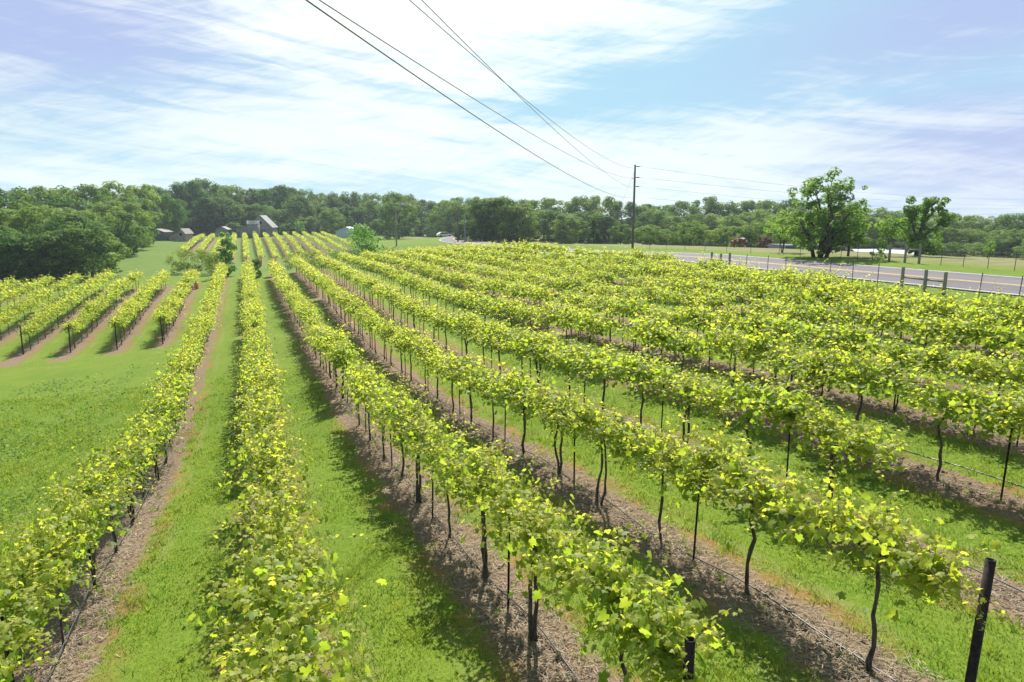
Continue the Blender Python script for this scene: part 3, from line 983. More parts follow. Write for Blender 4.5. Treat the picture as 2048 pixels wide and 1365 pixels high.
def cedar_proto(seed, h=15.0, w=4.6):
    rng = np.random.default_rng(seed)
    cl = []
    for k in range(120):
        t = rng.random() ** 1.3
        a = rng.uniform(0, 6.28)
        rr = w * (1.02 - t) * rng.uniform(0.4, 1.0)
        cl.append((rr * math.cos(a), rr * math.sin(a), h * (0.03 + 0.94 * t), h * rng.uniform(0.035, 0.06) * (1.25 - 0.6 * t), np.clip(rng.normal(0.25, 0.15), 0, 1)))
    V, L, sz, tt = crown_leaves(rng, cl, 80, 0.36)
    c = np_mesh("crown", V, L, sz, tt)
    c.materials.append(DARKOAK)
    t_ = MB().tube([(0, 0, -0.4), (0, 0, h * 0.5), (0, 0, h * 0.95)], [0.24, 0.14, 0.03], 7).mesh("trunk")
    t_.materials.append(BARK)
    return c, t_


CEDARS = [cedar_proto(61), cedar_proto(62, 15, 3.4)]
OAKS += [oak_proto(50, 15, 4.6, 0.05), oak_proto(51, 15, 7.6, 0.15)]
DARKS = []
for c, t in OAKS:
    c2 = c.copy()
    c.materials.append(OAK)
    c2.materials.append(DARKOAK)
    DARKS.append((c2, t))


def plant_tree(protos, x, y, hgt, label, group=None, wide=1.0, name="tree", sink=0.0):
    c, t = random.choice(protos)
    r = empty(name, (x, y, h1(x, y) - sink), random.uniform(0, 6.28))
    s = hgt / 15.0
    r.scale = (s * wide * random.uniform(0.9, 1.12), s * wide * random.uniform(0.9, 1.12), s)
    link("crown", c, None, r)
    link("trunk", t, None, r)
    tag(r, label, "tree", group)
    return r


F_PX = 1365.0
PXS = np.array([-60, 0, 60, 100, 150, 235, 280, 330, 420, 470, 520, 570, 650, 700, 740, 800, 850, 880, 910, 960, 1000, 1040, 1100, 1140, 1200, 1240, 1290, 1340, 1400, 1450, 1500, 1560, 1700, 1800, 1900, 2000, 2120.])
PYS = np.array([376, 372, 386, 371, 382, 369, 371, 374, 365, 376, 380, 378, 384, 388, 392, 391, 402, 405, 398, 397, 399, 405, 400, 392, 396, 405, 411, 410, 399, 405, 401, 401, 416, 421, 431, 431, 433.])


def skyline(az):
    """angle above the horizon that the wood's outline reaches in this direction"""
    px = 1024 + F_PX * math.tan(az - CAZ)
    return (430 - np.interp(px, PXS, PYS)) / F_PX * math.cos(az - CAZ), px


def polar(px, dist):
    az = CAZ + math.atan((px - 1024) / F_PX)
    return dist * math.sin(az), dist * math.cos(az)


def wood(px0, px1, dist, step_m, label, group, protos, frac=(0.82, 1.0), wide=1.0, sink=0.0):
    """one belt of a wood: individual trees whose tops follow the outline seen from the vineyard"""
    px = px0
    while px < px1:
        D = (np.interp(px, [px0, px1], dist) if isinstance(dist, tuple) else dist) * random.uniform(0.96, 1.04)
        x, y = polar(px, D)
        e, _ = skyline(math.atan2(x, y))
        top = e * D
        g = h1(x, y)
        hgt = (top - g) * random.uniform(*frac)
        hgt = max(hgt, 4.0)
        plant_tree(protos, x, y, hgt, label, group, wide * max(1.0, min(1.5, 16 / hgt)), sink=sink)
        px += 0.85 * step_m * random.uniform(0.75, 1.25) / D * F_PX


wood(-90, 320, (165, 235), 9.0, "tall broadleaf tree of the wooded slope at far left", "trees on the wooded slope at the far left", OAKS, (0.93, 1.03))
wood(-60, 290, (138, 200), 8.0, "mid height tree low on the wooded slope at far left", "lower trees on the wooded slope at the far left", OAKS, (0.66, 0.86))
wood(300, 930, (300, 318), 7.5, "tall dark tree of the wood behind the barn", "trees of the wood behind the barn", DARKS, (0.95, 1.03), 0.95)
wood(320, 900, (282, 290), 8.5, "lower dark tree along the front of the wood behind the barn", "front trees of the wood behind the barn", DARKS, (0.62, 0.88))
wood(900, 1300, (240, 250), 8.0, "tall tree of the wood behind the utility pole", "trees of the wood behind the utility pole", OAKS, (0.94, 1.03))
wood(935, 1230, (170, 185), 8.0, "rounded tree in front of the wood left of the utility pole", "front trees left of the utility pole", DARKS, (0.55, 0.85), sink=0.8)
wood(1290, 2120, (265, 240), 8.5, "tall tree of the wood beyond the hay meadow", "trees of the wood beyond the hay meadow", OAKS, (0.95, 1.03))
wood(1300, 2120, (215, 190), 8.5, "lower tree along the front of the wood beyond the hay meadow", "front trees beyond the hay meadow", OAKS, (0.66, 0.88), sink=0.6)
wood(1300, 1580, (128, 128), 7.5, "leafy green tree in the short row behind the brown cow", "row of leafy trees behind the brown cow", OAKS, (0.50, 0.60), 1.15, sink=0.3)

wood(1235, 2120, (205, 180), 7.5, "low bushy tree filling the foot of the wood beyond the meadow", "low trees at the foot of the wood beyond the meadow", OAKS, (0.38, 0.58), 1.1, sink=1.2)
wood(320, 900, (270, 278), 9.0, "low bushy tree at the foot of the wood behind the barn", "low trees at the foot of the wood behind the barn", DARKS, (0.30, 0.5), 1.1, sink=1.0)

# dark trees of the hedge at the left, in front of the wood
for px, D, ytop, wd, lab in ((185, 112, 446, 1.0, "dark round tree at the right end of the left hedge"), (120, 110, 462, 1.0, "dark tree second from the right end of the left hedge"),
                             (60, 112, 470, 1.1, "pale dense tree in the middle of the left hedge"), (5, 112, 452, 1.0, "shadowy tree at the left edge above the vines"),
                             (150, 128, 432, 1.0, "big dark tree standing behind the left hedge"), (90, 134, 415, 1.0, "tall tree with bare twigs in the left hedge"), (245, 150, 425, 1.0, "broad sunlit tree at the corner of the left wood"), (20, 140, 420, 1.0, "tall tree at the left edge behind the hedge"),
                             (270, 175, 410, 1.0, "spreading tree hanging over the dark shed"), (345, 240, 392, 1.0, "light green tree with rounded crown above the sheds")):
    x, y = polar(px, D)
    top = (430 - ytop) / F_PX * D * math.cos(math.atan((px - 1024) / F_PX))
    plant_tree(DARKS if D < 130 else OAKS, x, y, top - h1(x, y), lab, None, wd * 1.05 * max(0.8, min(1.35, 11 / (top - h1(x, y)))))
for px, D, ytop, lab, mat in ((995, 160, 397, "big dark round tree right of the far road", DARKS), (800, 235, 388, "large spreading oak behind the pale far pole", DARKS), (1185, 146, 438, "dark conical evergreen just left of the utility pole", CEDARS),
                              (700, 268, 410, "dark pointed evergreen behind the bright feathery tree", CEDARS), (1130, 165, 430, "bushy tree among the trees left of the utility pole", OAKS), (965, 158, 402, "tall tree beside the bend of the far road", DARKS), (1240, 150, 450, "low bushy tree just left of the utility pole", OAKS), (670, 262, 418, "pale small tree by the blue shed", OAKS), (1040, 162, 410, "rounded green tree where the vines meet the wood", OAKS)):
    x, y = polar(px, D)
    top = (430 - ytop) / F_PX * D * math.cos(math.atan((px - 1024) / F_PX))
    plant_tree(mat, x, y, top - h1(x, y), lab, None, 1.3 * max(0.8, min(1.3, 10 / (top - h1(x, y)))))


def single_tree(name, x, y, clumps, per, leaf, mat, trunks, label, cat="tree", seed=1, up=0.35):
    rng = np.random.default_rng(seed)
    r = empty(name, (x, y, h1(x, y)))
    V, L, sz, tt = crown_leaves(rng, clumps, per, leaf, up)
    link("crown", np_mesh("crown", V, L, sz, tt), mat, r)
    mb = MB()
    for pts, rr in trunks:
        mb.tube(pts, rr, 7)
    mb.build("trunk", BARK, r)
    return tag(r, label, cat)


RGT = np.array([math.cos(CAZ), -math.sin(CAZ)])          # the picture's right on the ground


def side(a, depth=0.0):
    f = np.array([math.sin(CAZ), math.cos(CAZ)])
    return a * RGT + depth * f


def locust_tree():
    """tall open tree with several stems by the road, flat sprays of leaves with sky between"""
    rng = np.random.default_rng(77)
    M = 0.0435                                            # metres per picture pixel at its distance
    cl, tr = [], []
    sprays = [(1640, 352, 30), (1600, 362, 22), (1670, 362, 24), (1690, 372, 18), (1590, 382, 22), (1625, 372, 24), (1655, 385, 26), (1685, 392, 26), (1602, 402, 20), (1700, 402, 16), (1712, 415, 16), (1628, 400, 20), (1660, 408, 26),
              (1585, 425, 22), (1615, 428, 26), (1650, 432, 28), (1685, 428, 30), (1700, 445, 24), (1575, 448, 24), (1605, 452, 28), (1640, 455, 26), (1670, 458, 30), (1700, 465, 26), (1580, 468, 20), (1610, 476, 24), (1690, 478, 22), (1560, 460, 14), (1642, 485, 18), (1668, 488, 16), (1715, 470, 16), (1600, 490, 14), (1570, 436, 16), (1630, 500, 12), (1655, 503, 12)]
    for px, py, r in sprays:
        for q in range(8 if py > 420 else 5):
            o = side((px - 1642 + rng.normal(0, r * 0.55)) * M, rng.normal(0, 1.6))
            cl.append((o[0], o[1], (517 - py + rng.normal(0, r * 0.22)) * M, r * M * rng.uniform(0.34, 0.60), np.clip(rng.normal(0.5, 0.2) + (0.18 if py > 420 else 0), 0, 1)))
    for bx, pts in ((1632, [(1634, 480), (1640, 430), (1628, 385), (1612, 362)]), (1640, [(1646, 470), (1655, 420), (1662, 385), (1670, 362)]), (1648, [(1655, 478), (1672, 440), (1690, 415), (1702, 400)]), (1626, [(1615, 485), (1598, 455), (1582, 430)]), (1636, [(1650, 440), (1645, 400), (1640, 360)])):
        dp = rng.normal(0, 0.7)
        P = [np.r_[side((bx - 1642) * M, dp * 0.3), -0.3]] + [np.r_[side((a - 1642) * M, dp), (517 - b) * M] for a, b in pts]
        tr.append((P, np.linspace(0.20, 0.04, len(P))))
    for c in cl[::5]:
        b = np.array([c[0] * 0.35, c[1] * 0.35, c[2] * 0.72])
        tr.append(([b, (b + np.array(c[:3])) / 2 + [0, 0, .15], np.array(c[:3])], [0.05, 0.035, 0.012]))
    single_tree("locust_tree", 51.6, 50.8, cl, 62, 0.21, LOCUST, tr, "tall open-crowned tree with several stems beside the road", seed=5, up=0.9)


locust_tree()


def companion():
    rng = np.random.default_rng(12)
    cl = []
    for px, py, r in ((1690, 420, 22), (1680, 440, 28), (1700, 445, 26), (1690, 465, 28), (1708, 468, 20), (1675, 470, 18)):
        for q in range(5):
            o = side((px - 1690 + rng.normal(0, r * 0.5)) * 0.0495, rng.normal(0, 0.9))
            cl.append((o[0], o[1], (518 - py + rng.normal(0, r * 0.3)) * 0.0495, r * 0.0495 * rng.uniform(0.4, 0.65), np.clip(rng.normal(0.55, 0.18), 0, 1)))
    x, y = 55.2, 51.0
    single_tree("roadside_tree", x, y, cl, 55, 0.18, LOCUST, [([(0, 0, -.3), (0.1, 0, 1.6), (0.05, 0.1, 3.4)], [0.13, 0.10, 0.05])], "smaller slim tree right of the tall open-crowned tree", seed=6)


companion()


def ivy_tree():
    """dead tree smothered in creeper, its limbs spreading like a hand"""
    rng = np.random.default_rng(15)
    M = 0.0535
    cl, tr = [], []
    limbs = [[(1835, 505), (1836, 470), (1838, 440), (1842, 415), (1845, 402)], [(1836, 475), (1822, 450), (1812, 428), (1806, 412)], [(1836, 478), (1855, 455), (1872, 440), (1888, 434)], [(1834, 480), (1812, 462), (1795, 448), (1788, 446)], [(1838, 450), (1852, 428), (1862, 415)]]
    for i, L in enumerate(limbs):
        dp = rng.normal(0, 0.5)
        P = [np.r_[side((a - 1835) * M, dp * j / len(L)), (505 - b) * M] for j, (a, b) in enumerate(L)]
        if i == 0:
            P[0][2] = -0.4
        tr.append((P, np.linspace(0.24 if i == 0 else 0.15, 0.05, len(P))))
        for j in range(len(P) - 1):
            for q in range(5):
                t = rng.random()
                c = P[j] * (1 - t) + P[j + 1] * t + rng.normal(0, 0.22, 3)
                cl.append((c[0], c[1], max(0.3, c[2]), rng.uniform(0.26, 0.46), np.clip(rng.normal(0.5, 0.15), 0, 1)))
        for q in range(7):
            c = P[-1] + rng.normal(0, 0.55, 3)
            cl.append((c[0], c[1], c[2], rng.uniform(0.30, 0.52), np.clip(rng.normal(0.55, 0.15), 0, 1)))
    for q in range(16):
        o = side(rng.normal(0, 1.7), rng.normal(0, 0.8))
        cl.append((o[0], o[1], rng.uniform(0.4, 2.4), rng.uniform(0.4, 0.7), np.clip(rng.normal(0.65, 0.15), 0, 1)))
    x, y = 66.5, 52.6
    single_tree("creeper_tree", x, y, cl, 85, 0.20, LOCUST, tr, "creeper-covered tree with limbs spread like fingers", seed=8)


ivy_tree()


def puff(name, x, y, h, w, n, per, leaf, mat, label, cat, seed, stems=5, low=0.15, tm=0.5, sq=1.0):
    rng = np.random.default_rng(seed)
    cl, tr = [], []
    for q in range(n):
        t = rng.random()
        zc = h * (low + (0.93 - low) * t)
        prof = math.sqrt(max(0.05, 1 - ((t - 0.45) / 0.65) ** 2))
        a = rng.uniform(0, 6.28)
        rr = w / 2 * prof * math.sqrt(rng.uniform(0.05, 1.0))
        cl.append((rr * math.cos(a), rr * math.sin(a) * sq, zc, rng.uniform(0.12, 0.22) * min(h, w), np.clip(rng.normal(tm, 0.18) + 0.25 * (t - 0.5), 0, 1)))
    for q in range(stems):
        c = np.array(cl[q * 3 % n][:3])
        tr.append(([np.array([rng.normal(0, .05), rng.normal(0, .05), -0.3]), c * np.array([.4, .4, .5]), c], [0.02 * h ** 0.7, 0.014 * h ** 0.7, 0.006]))
    return single_tree(name, x, y, cl, per, leaf, mat, tr, label, cat, seed)


puff("sumac_tree", *polar(735, 106), 6.0, 5.6, 46, 60, 0.24, BRIGHT, "bright feathery tree standing behind the middle of the vineyard", "tree", 21, 6)
puff("slim_tree", *polar(457, 100), 6.1, 2.3, 60, 70, 0.17, BRIGHT, "slim upright green tree at the far end of the rows", "tree", 22, 3, 0.05, 0.35)
puff("bush", *polar(515, 94), 2.5, 1.4, 30, 60, 0.14, DARKOAK, "small dark bush at the far end of a grass lane", "bush", 23, 3, 0.08, 0.4)
puff("bush", *polar(388, 112), 3.5, 8.0, 70, 70, 0.17, BRUSH, "wide scrubby bush behind the left vine block", "bush", 24, 6, 0.1, 0.4)
puff("bush", *polar(440, 106), 3.2, 3.8, 40, 60, 0.17, BRUSH, "scrubby bush beside the slim upright tree", "bush", 25, 5, 0.1, 0.45)
puff("bush", *polar(615, 112), 3.2, 7.0, 60, 70, 0.17, BRUSH, "wide pale bush left of the bright feathery tree", "bush", 26, 6, 0.1, 0.7)
puff("bush", *polar(668, 112), 3.3, 2.6, 18, 55, 0.17, LOCUST, "dark green bush just left of the bright feathery tree", "bush", 27, 4, 0.1, 0.2)
puff("bush", *polar(775, 112), 2.8, 3.0, 18, 55, 0.17, LOCUST, "leafy bush at the foot of the pale far pole", "bush", 28, 4, 0.1, 0.4)
puff("small_tree", *polar(608, 262), 5.0, 5.2, 20, 60, 0.25, BRIGHT, "small round pale tree right of the barn", "tree", 29, 3, 0.35, 0.5)
puff("small_tree", *polar(1775, 79), 4.3, 2.6, 20, 55, 0.19, LOCUST, "small bright tree beside the far fence brace", "tree", 30, 2, 0.42, 0.75)
puff("bush", *polar(1755, 68), 1.9, 2.0, 12, 50, 0.15, LOCUST, "leaning leafy bush in front of the white roof", "bush", 31, 3, 0.15, 0.6)
puff("bush", *polar(1970, 95), 1.9, 1.6, 10, 50, 0.15, LOCUST, "small round bush alone in the hay meadow", "bush", 32, 2, 0.2, 0.6)
puff("bush", *polar(1560, 82), 4.6, 3.4, 24, 50, 0.2, LOCUST, "loose leafy tree left of the tall open-crowned tree", "tree", 33, 3, 0.3, 0.65)

REDLEAF = leaf_mat("red_leaf", (0.05, 0.025, 0.022), (0.14, 0.055, 0.05), (0.09, 0.03, 0.02), (0.24, 0.08, 0.06), 0.4, 0.6, 0.2, 0.1)
puff("bush", *polar(1522, 118), 1.8, 2.3, 18, 60, 0.17, REDLEAF, "dark red leaved bush right of the grazing cow", "bush", 34, 4, 0.1, 0.4)

# ------------------------------------------------------------------ farm buildings
ROOFG = noisy_mat("tin_roof", (0.17, 0.165, 0.165), (0.28, 0.27, 0.265), 3, 0.45, 0.4, (4, 0.3, 0.3), 0.1)
ROOFR = noisy_mat("rusty_roof", (0.165, 0.135, 0.125), (0.27, 0.235, 0.22), 2, 0.7, 0.2, (3, 0.4, 0.4), 0.1)
BRICK = noisy_mat("patched_boards", (0.30, 0.22, 0.18), (0.46, 0.39, 0.35), 2.2, 0.9, 0.1, (1, 1, 2), 0.3)
DARKW = noisy_mat("dark_boards", (0.09, 0.092, 0.10), (0.17, 0.17, 0.18), 3, 0.9, 0.1, (5, 5, .3), 0.3)
HOLE = noisy_mat("dark_opening", (0.008, 0.008, 0.009), (0.014, 0.014, 0.016), 2, 0.9, 0.0, bmp=0)
BLUEW = noisy_mat("pale_blue_metal", (0.42, 0.52, 0.58), (0.54, 0.62, 0.66), 2, 0.5, 0.3, (4, 4, .2), 0.1)
REDW = noisy_mat("red_boards", (0.22, 0.025, 0.025), (0.32, 0.045, 0.04), 3, 0.7, 0.2, bmp=0)
GREYR = noisy_mat("slate_roof", (0.07, 0.075, 0.085), (0.11, 0.115, 0.125), 3, 0.7, 0.2, bmp=0.1)
WHITER = noisy_mat("white_roof", (0.66, 0.66, 0.68), (0.80, 0.80, 0.80), 2, 0.4, 0.3, (1, 6, 1), 0.1)


def building(name, x, y, rz, label, cat="building"):
    return tag(empty(name, (x, y, h1(x, y)), rz), label, cat)


def slab(mb, a, b, y0, y1, th):
    """one roof pitch from a=(x,z) to b=(x,z), thickness th, along y"""
    dx, dz = b[0] - a[0], b[1] - a[1]
    L = math.hypot(dx, dz)
    nx_, nz_ = -dz / L * th, dx / L * th
    if nz_ < 0:
        nx_, nz_ = -nx_, -nz_
    return mb.prism([a, b, (b[0] + nx_, b[1] + nz_), (a[0] + nx_, a[1] + nz_)], y0, y1)


bx, by = polar(534, 253)
br = building("barn", bx, by, -0.36, "weathered grey wooden barn with steep tin roof behind the silo", "barn")
MB().prism([(-3.6, -0.3), (3.6, -0.3), (3.6, 3.3), (0, 7.0), (-3.6, 3.3)], -2.8, 2.8).build("wall", GREYW, br)
rf = MB()
for q in (-1, 1):
    slab(rf, (0, 7.02), (q * 4.0, 2.92), -3.1, 3.1, 0.16)
rf.build("roof", ROOFG, br)
MB().box(-0.2, 1.5, -2.86, -2.803, -0.2, 2.3).build("door", DARKW, br)
MB().box(-0.5, 0.4, -2.86, -2.803, 4.2, 5.1).build("hatch", HOLE, br)
lx, ly = polar(499, 250)
lt = building("lean_to", lx, ly, -0.42, "low grey lean-to shed left of the silo", "shed")
MB().prism([(-2.3, -0.3), (2.0, -0.3), (2.0, 3.3), (-2.3, 2.5)], -2.5, 2.5).build("wall", GREYW, lt)
slab(MB(), (2.05, 3.32), (-2.5, 2.47), -2.7, 2.7, 0.1).build("roof", ROOFG, lt)
MB().box(-1.9, -1.1, -2.56, -2.503, -0.2, 1.8).build("door", DARKW, lt)
sx, sy = polar(514, 246)
si = building("silo", sx, sy, 0, "round grey stave silo with an open slatted rim", "silo")
MB().tube([(0, 0, -0.3), (0, 0, 4.4)], 1.95, 28).build("drum", GREYW, si)
hp = MB()
for zz in np.arange(0.5, 4.3, 0.55):
    hp.tube([(0, 0, zz), (0, 0, zz + 0.07)], 1.985, 28)
hp.build("hoops", GREYW, si)
rm = MB()
for q in range(22):
    a = q / 22 * 2 * math.pi
    cx_, cy_ = 1.86 * math.cos(a), 1.86 * math.sin(a)
    rm.box(cx_ - 0.13, cx_ + 0.13, cy_ - 0.13, cy_ + 0.13, 4.4, 5.5)
rm.build("rim", WHITER, si)

x, y = polar(377, 226)
sh = building("brick_shed", x, y, -0.62, "small shed with reddish roof and long sloping side", "shed")
MB().prism([(-4.2, -0.3), (1.5, -0.3), (1.5, 2.4), (0.2, 3.7), (-1.0, 2.6), (-4.2, 1.6)], -1.6, 1.6).build("wall", BRICK, sh)
r2 = MB()
slab(r2, (0.2, 3.72), (1.75, 2.18), -1.85, 1.85, 0.1)
slab(r2, (0.2, 3.72), (-1.0, 2.62), -1.85, 1.85, 0.1)
slab(r2, (-1.05, 2.6), (-4.4, 1.54), -1.85, 1.85, 0.1)
r2.build("roof", ROOFR, sh)
MB().box(-0.35, 0.35, -1.66, -1.603, 1.7, 2.5).build("window", HOLE, sh)
x, y = polar(325, 230)
ds = building("dark_shed", x, y, -0.5, "dark grey wooden shed under the trees at left", "shed")
MB().prism([(-3.6, -0.3), (3.2, -0.3), (3.2, 2.5), (0.8, 3.3), (-3.6, 2.6)], -2, 2).build("wall", DARKW, ds)
slab(slab(MB(), (0.8, 3.32), (3.5, 2.4), -2.2, 2.2, 0.1), (0.8, 3.32), (-3.8, 2.58), -2.2, 2.2, 0.1).build("roof", ROOFR, ds)
for a in (-2.6, -0.2):
    MB().box(a - 0.4, a + 0.4, -2.06, -2.003, 0.9, 1.9).build("window", HOLE, ds)
x, y = polar(455, 258)
ps = building("roofed_shed", x, y, -0.3, "half-hidden shed with pale pink roof behind the slim tree", "shed")
MB().prism([(-2, -0.3), (2, -0.3), (2, 2.2), (0, 3.2), (-2, 2.2)], -2, 2).build("wall", GREYW, ps)
slab(slab(MB(), (0, 3.22), (2.3, 2.05), -2.2, 2.2, 0.1), (0, 3.22), (-2.3, 2.05), -2.2, 2.2, 0.1).build("roof", ROOFR, ps)
x, y = polar(479, 256)
tk = building("equipment_shed", x, y, -0.4, "dark blue open shed between the pink roof and the barn", "shed")
MB().prism([(-2.0, -0.3), (1.6, -0.3), (1.6, 2.5), (-2.0, 2.2)], -1.6, 1.6).build("wall", noisy_mat("blue_boards", (0.06, 0.08, 0.12), (0.10, 0.13, 0.17), 2, 0.7), tk)
slab(MB(), (1.8, 2.52), (-2.2, 2.18), -1.8, 1.8, 0.08).build("roof", ROOFG, tk)
MB().box(0.2, 1.3, -1.66, -1.603, -0.2, 2.0).build("opening", HOLE, tk)
x, y = polar(693, 245)
bs = building("blue_shed", x, y, -0.5, "pale blue metal shed left of the bright feathery tree", "shed")
MB().prism([(-2.2, -0.3), (2.6, -0.3), (2.6, 3.0), (1.4, 3.4), (-2.2, 2.0)], -2, 2).build("wall", BLUEW, bs)
slab(slab(MB(), (1.4, 3.42), (2.8, 2.92), -2.2, 2.2, 0.08), (1.4, 3.42), (-2.5, 1.9), -2.2, 2.2, 0.08).build("roof", WHITER, bs)
x, y = polar(1755, 150)
wr = building("long_shed", x, y, -0.98, "long low shed with white metal roof beyond the meadow", "shed")
zt = -6.55 - h1(x, y)
MB().prism([(-2.6, -0.3), (2.6, -0.3), (2.6, zt - 1.0), (0, zt), (-2.6, zt - 1.0)], -5.6, 5.6).build("wall", GREYW, wr)
slab(slab(MB(), (0, zt + .02), (2.9, zt - 1.1), -5.8, 5.8, 0.08), (0, zt + .02), (-2.9, zt - 1.1), -5.8, 5.8, 0.08).build("roof", WHITER, wr)
wr.rotation_euler[2] = -CAZ + math.pi / 2 + 0.1
x, y = polar(1592, 120)
rb = building("red_barn", x, y, -CAZ + 0.15, "red walled barn with dark roof behind the tall open-crowned tree", "barn")
zg = h1(x, y)
MB().prism([(-4.0, -0.3), (4.0, -0.3), (4.0, -5.9 - zg), (-4.0, -5.9 - zg)], -2.5, 2.5).build("wall", REDW, rb)
MB().box(-3.9, 0.5, -2.56, -2.503, -6.35 - zg, -6.1 - zg).build("trim", WHITER, rb)
MB().prism([(-4.3, -5.95 - zg), (4.3, -5.95 - zg), (3.8, -4.7 - zg), (-3.8, -4.7 - zg)], -2.8, 2.8).build("roof", GREYR, rb)

# ------------------------------------------------------------------ fences along the road
def fence(name, x0, tposts, wposts, rails, label, hgt, ylo, yhi):
    r = tag(empty(name, (x0, tposts[0], h1(x0, tposts[0]))), label, "fence")
    zb = r.location.z
    tp = MB().box(-0.016, 0.016, -0.016, 0.016, -0.3, hgt).mesh("post")
    tp.materials.append(FPOST)
    for yv in tposts:
        o = link("post", tp, None, r)
        o.location = (random.uniform(-.03, .03), yv - tposts[0], h1(x0, yv) - zb)
        o.rotation_euler = (rad(random.uniform(-3, 3)), rad(random.uniform(-3, 3)), 0)
    for yv, hh in wposts:
        MBp = MB().tube([(0, 0, -0.3), (0.01, 0, hh * 0.5), (0, 0, hh - 0.03), (0, 0, hh)], [0.10, 0.095, 0.09, 0.08], 10)
        o = MBp.build("brace_post", FENCEW, r)
        o.location = (0, yv - tposts[0], h1(x0, yv) - zb)
    for ya, yb, hh in rails:
        MB().tube([(0, ya - tposts[0], h1(x0, ya) - zb + hh), (0, yb - tposts[0], h1(x0, yb) - zb + hh)], 0.05, 8).build("rail", FENCEW, r)
    ys = np.arange(ylo, yhi, 2.0)
    zs = H(np.full_like(ys, x0 - 0.03), ys)
    for q in (0.35, 0.65, 0.95, 1.22):
        MB().tube(np.stack([np.full_like(ys, -0.03), ys - tposts[0], zs - zb + q], -1), 0.0025, 3, False).build("wire", FWIRE, r)
    return r


fence("roadside_fence", 36.5, [14.5, 18.5, 22.9, 24.9, 31.3, 33.2, 35.1, 39.2, 41.0, 43.4], [(26.9, 1.3), (28.1, 1.32), (29.6, 1.35), (45.4, 1.5), (46.5, 1.4), (47.7, 1.5)], [(28.1, 29.6, 0.75), (26.9, 28.1, 0.75), (45.4, 46.5, 0.8), (46.5, 47.7, 0.8)],
      "wire fence with steel stakes and weathered braces this side of the road", 1.45, 12, 88)
fence("meadow_fence", 51.0, [18, 23, 28, 32.5, 34.4, 36.3, 38.1, 44.5, 46.1, 47.9, 49.5, 52.9, 55.8, 60, 64, 68, 72, 76, 80], [(40.0, 1.55), (41.3, 1.5), (42.8, 1.6)], [(40.0, 41.3, 1.1), (41.3, 42.8, 1.1)],
      "wire fence with steel stakes and wooden braces along the meadow", 1.35, 16, 90)

# ------------------------------------------------------------------ utility poles and their wires
def wire_curve(A, B, s, t0=0.0, t1=1.0, n=40):
    t = np.linspace(t0, t1, n)[:, None]
    p = np.asarray(A) + (np.asarray(B) - np.asarray(A)) * t
    p[:, 2] -= (4 * s * t * (1 - t))[:, 0]
    return p


PX, PY, PZ = 50.0, 82.77, h1(50.0, 82.77)
up = tag(empty("utility_pole", (PX, PY, PZ)), "tall brown wooden utility pole standing beyond the vineyard", "utility pole")
MB().tube([(0, 0, -0.6), (0, 0, 4), (0, 0, 6.66 - PZ)], [0.18, 0.16, 0.12], 12).build("mast", POLEW, up)
insl = noisy_mat("insulator", (0.06, 0.055, 0.055), (0.12, 0.11, 0.11), 8, 0.4, 0.5, bmp=0)
for zz in (6.45, 5.0, 3.8):
    d_ = np.array([0.99, 0.14, 0])
    q0 = np.array([0, 0, zz - PZ])
    MB().tube([q0 + d_ * 0.12, q0 + d_ * 0.3, q0 + d_ * 0.62, q0 + d_ * 0.85], [0.03, 0.07, 0.075, 0.03], 8).build("insulator", insl, up)
q0 = np.array([0, 0, 4.88 - PZ])
MB().tube([q0 + [-0.1, 0, 0], q0 + [-0.5, -0.4, 0.0], q0 + [-0.75, -0.6, -0.1]], [0.03, 0.07, 0.03], 8).build("insulator", insl, up)
g0 = np.array([0, 0, 5.95 - PZ])
gx_, gy_ = 45.9, 84.2
g1 = np.array([gx_ - PX, gy_ - PY, h1(gx_, gy_) - PZ])
MB().tube([g0, g1], 0.012, 5).build("guy_wire", WIRE, up)

Bx, By = -26.84, -25.43
for zz, bz, sg, lab in ((6.2, 9.51, 2.85, "highest sagging cable passing overhead from the tall pole"), (4.88, 6.93, 2.19, "second sagging cable down from the tall pole, passing overhead"),
                        (3.42, 11.02, 2.3, "third sagging cable, crossing another on its way overhead"), (2.285, 8.81, 2.61, "lowest and thickest cable passing overhead from the tall pole")):
    tag(MB().tube(wire_curve((PX, PY, zz), (Bx, By, bz), sg, n=60), 0.012 if zz > 3 else 0.016, 5).build("power_line", WIRE), lab, "power line", "wires from the tall pole over the vineyard")
Cx, Cy = 196.85, 103.94
for zz, bz, sg, lab in ((6.465, 4.68, 2.37, "top cable running right from the tall pole"), (5.015, 2.45, 1.61, "second cable running right from the tall pole"), (3.82, 3.2, 2.4, "third cable running right from the tall pole"), (2.42, 2.3, 2.4, "lowest cable running right from the tall pole")):
    tag(MB().tube(wire_curve((PX + 0.8 * (zz > 3), PY + 0.1, zz), (Cx, Cy, bz), sg, n=40), 0.013, 4).build("power_line", WIRE), lab, "power line", "wires from the tall pole to the right")
r = tag(empty("utility_pole", (Cx, Cy, h1(Cx, Cy))), "wooden pole carrying the cables beyond the right edge", "utility pole")
MB().tube([(0, 0, -0.5), (0, 0, 5.2 - r.location.z)], [0.18, 0.12], 8).build("mast", POLEW, r)
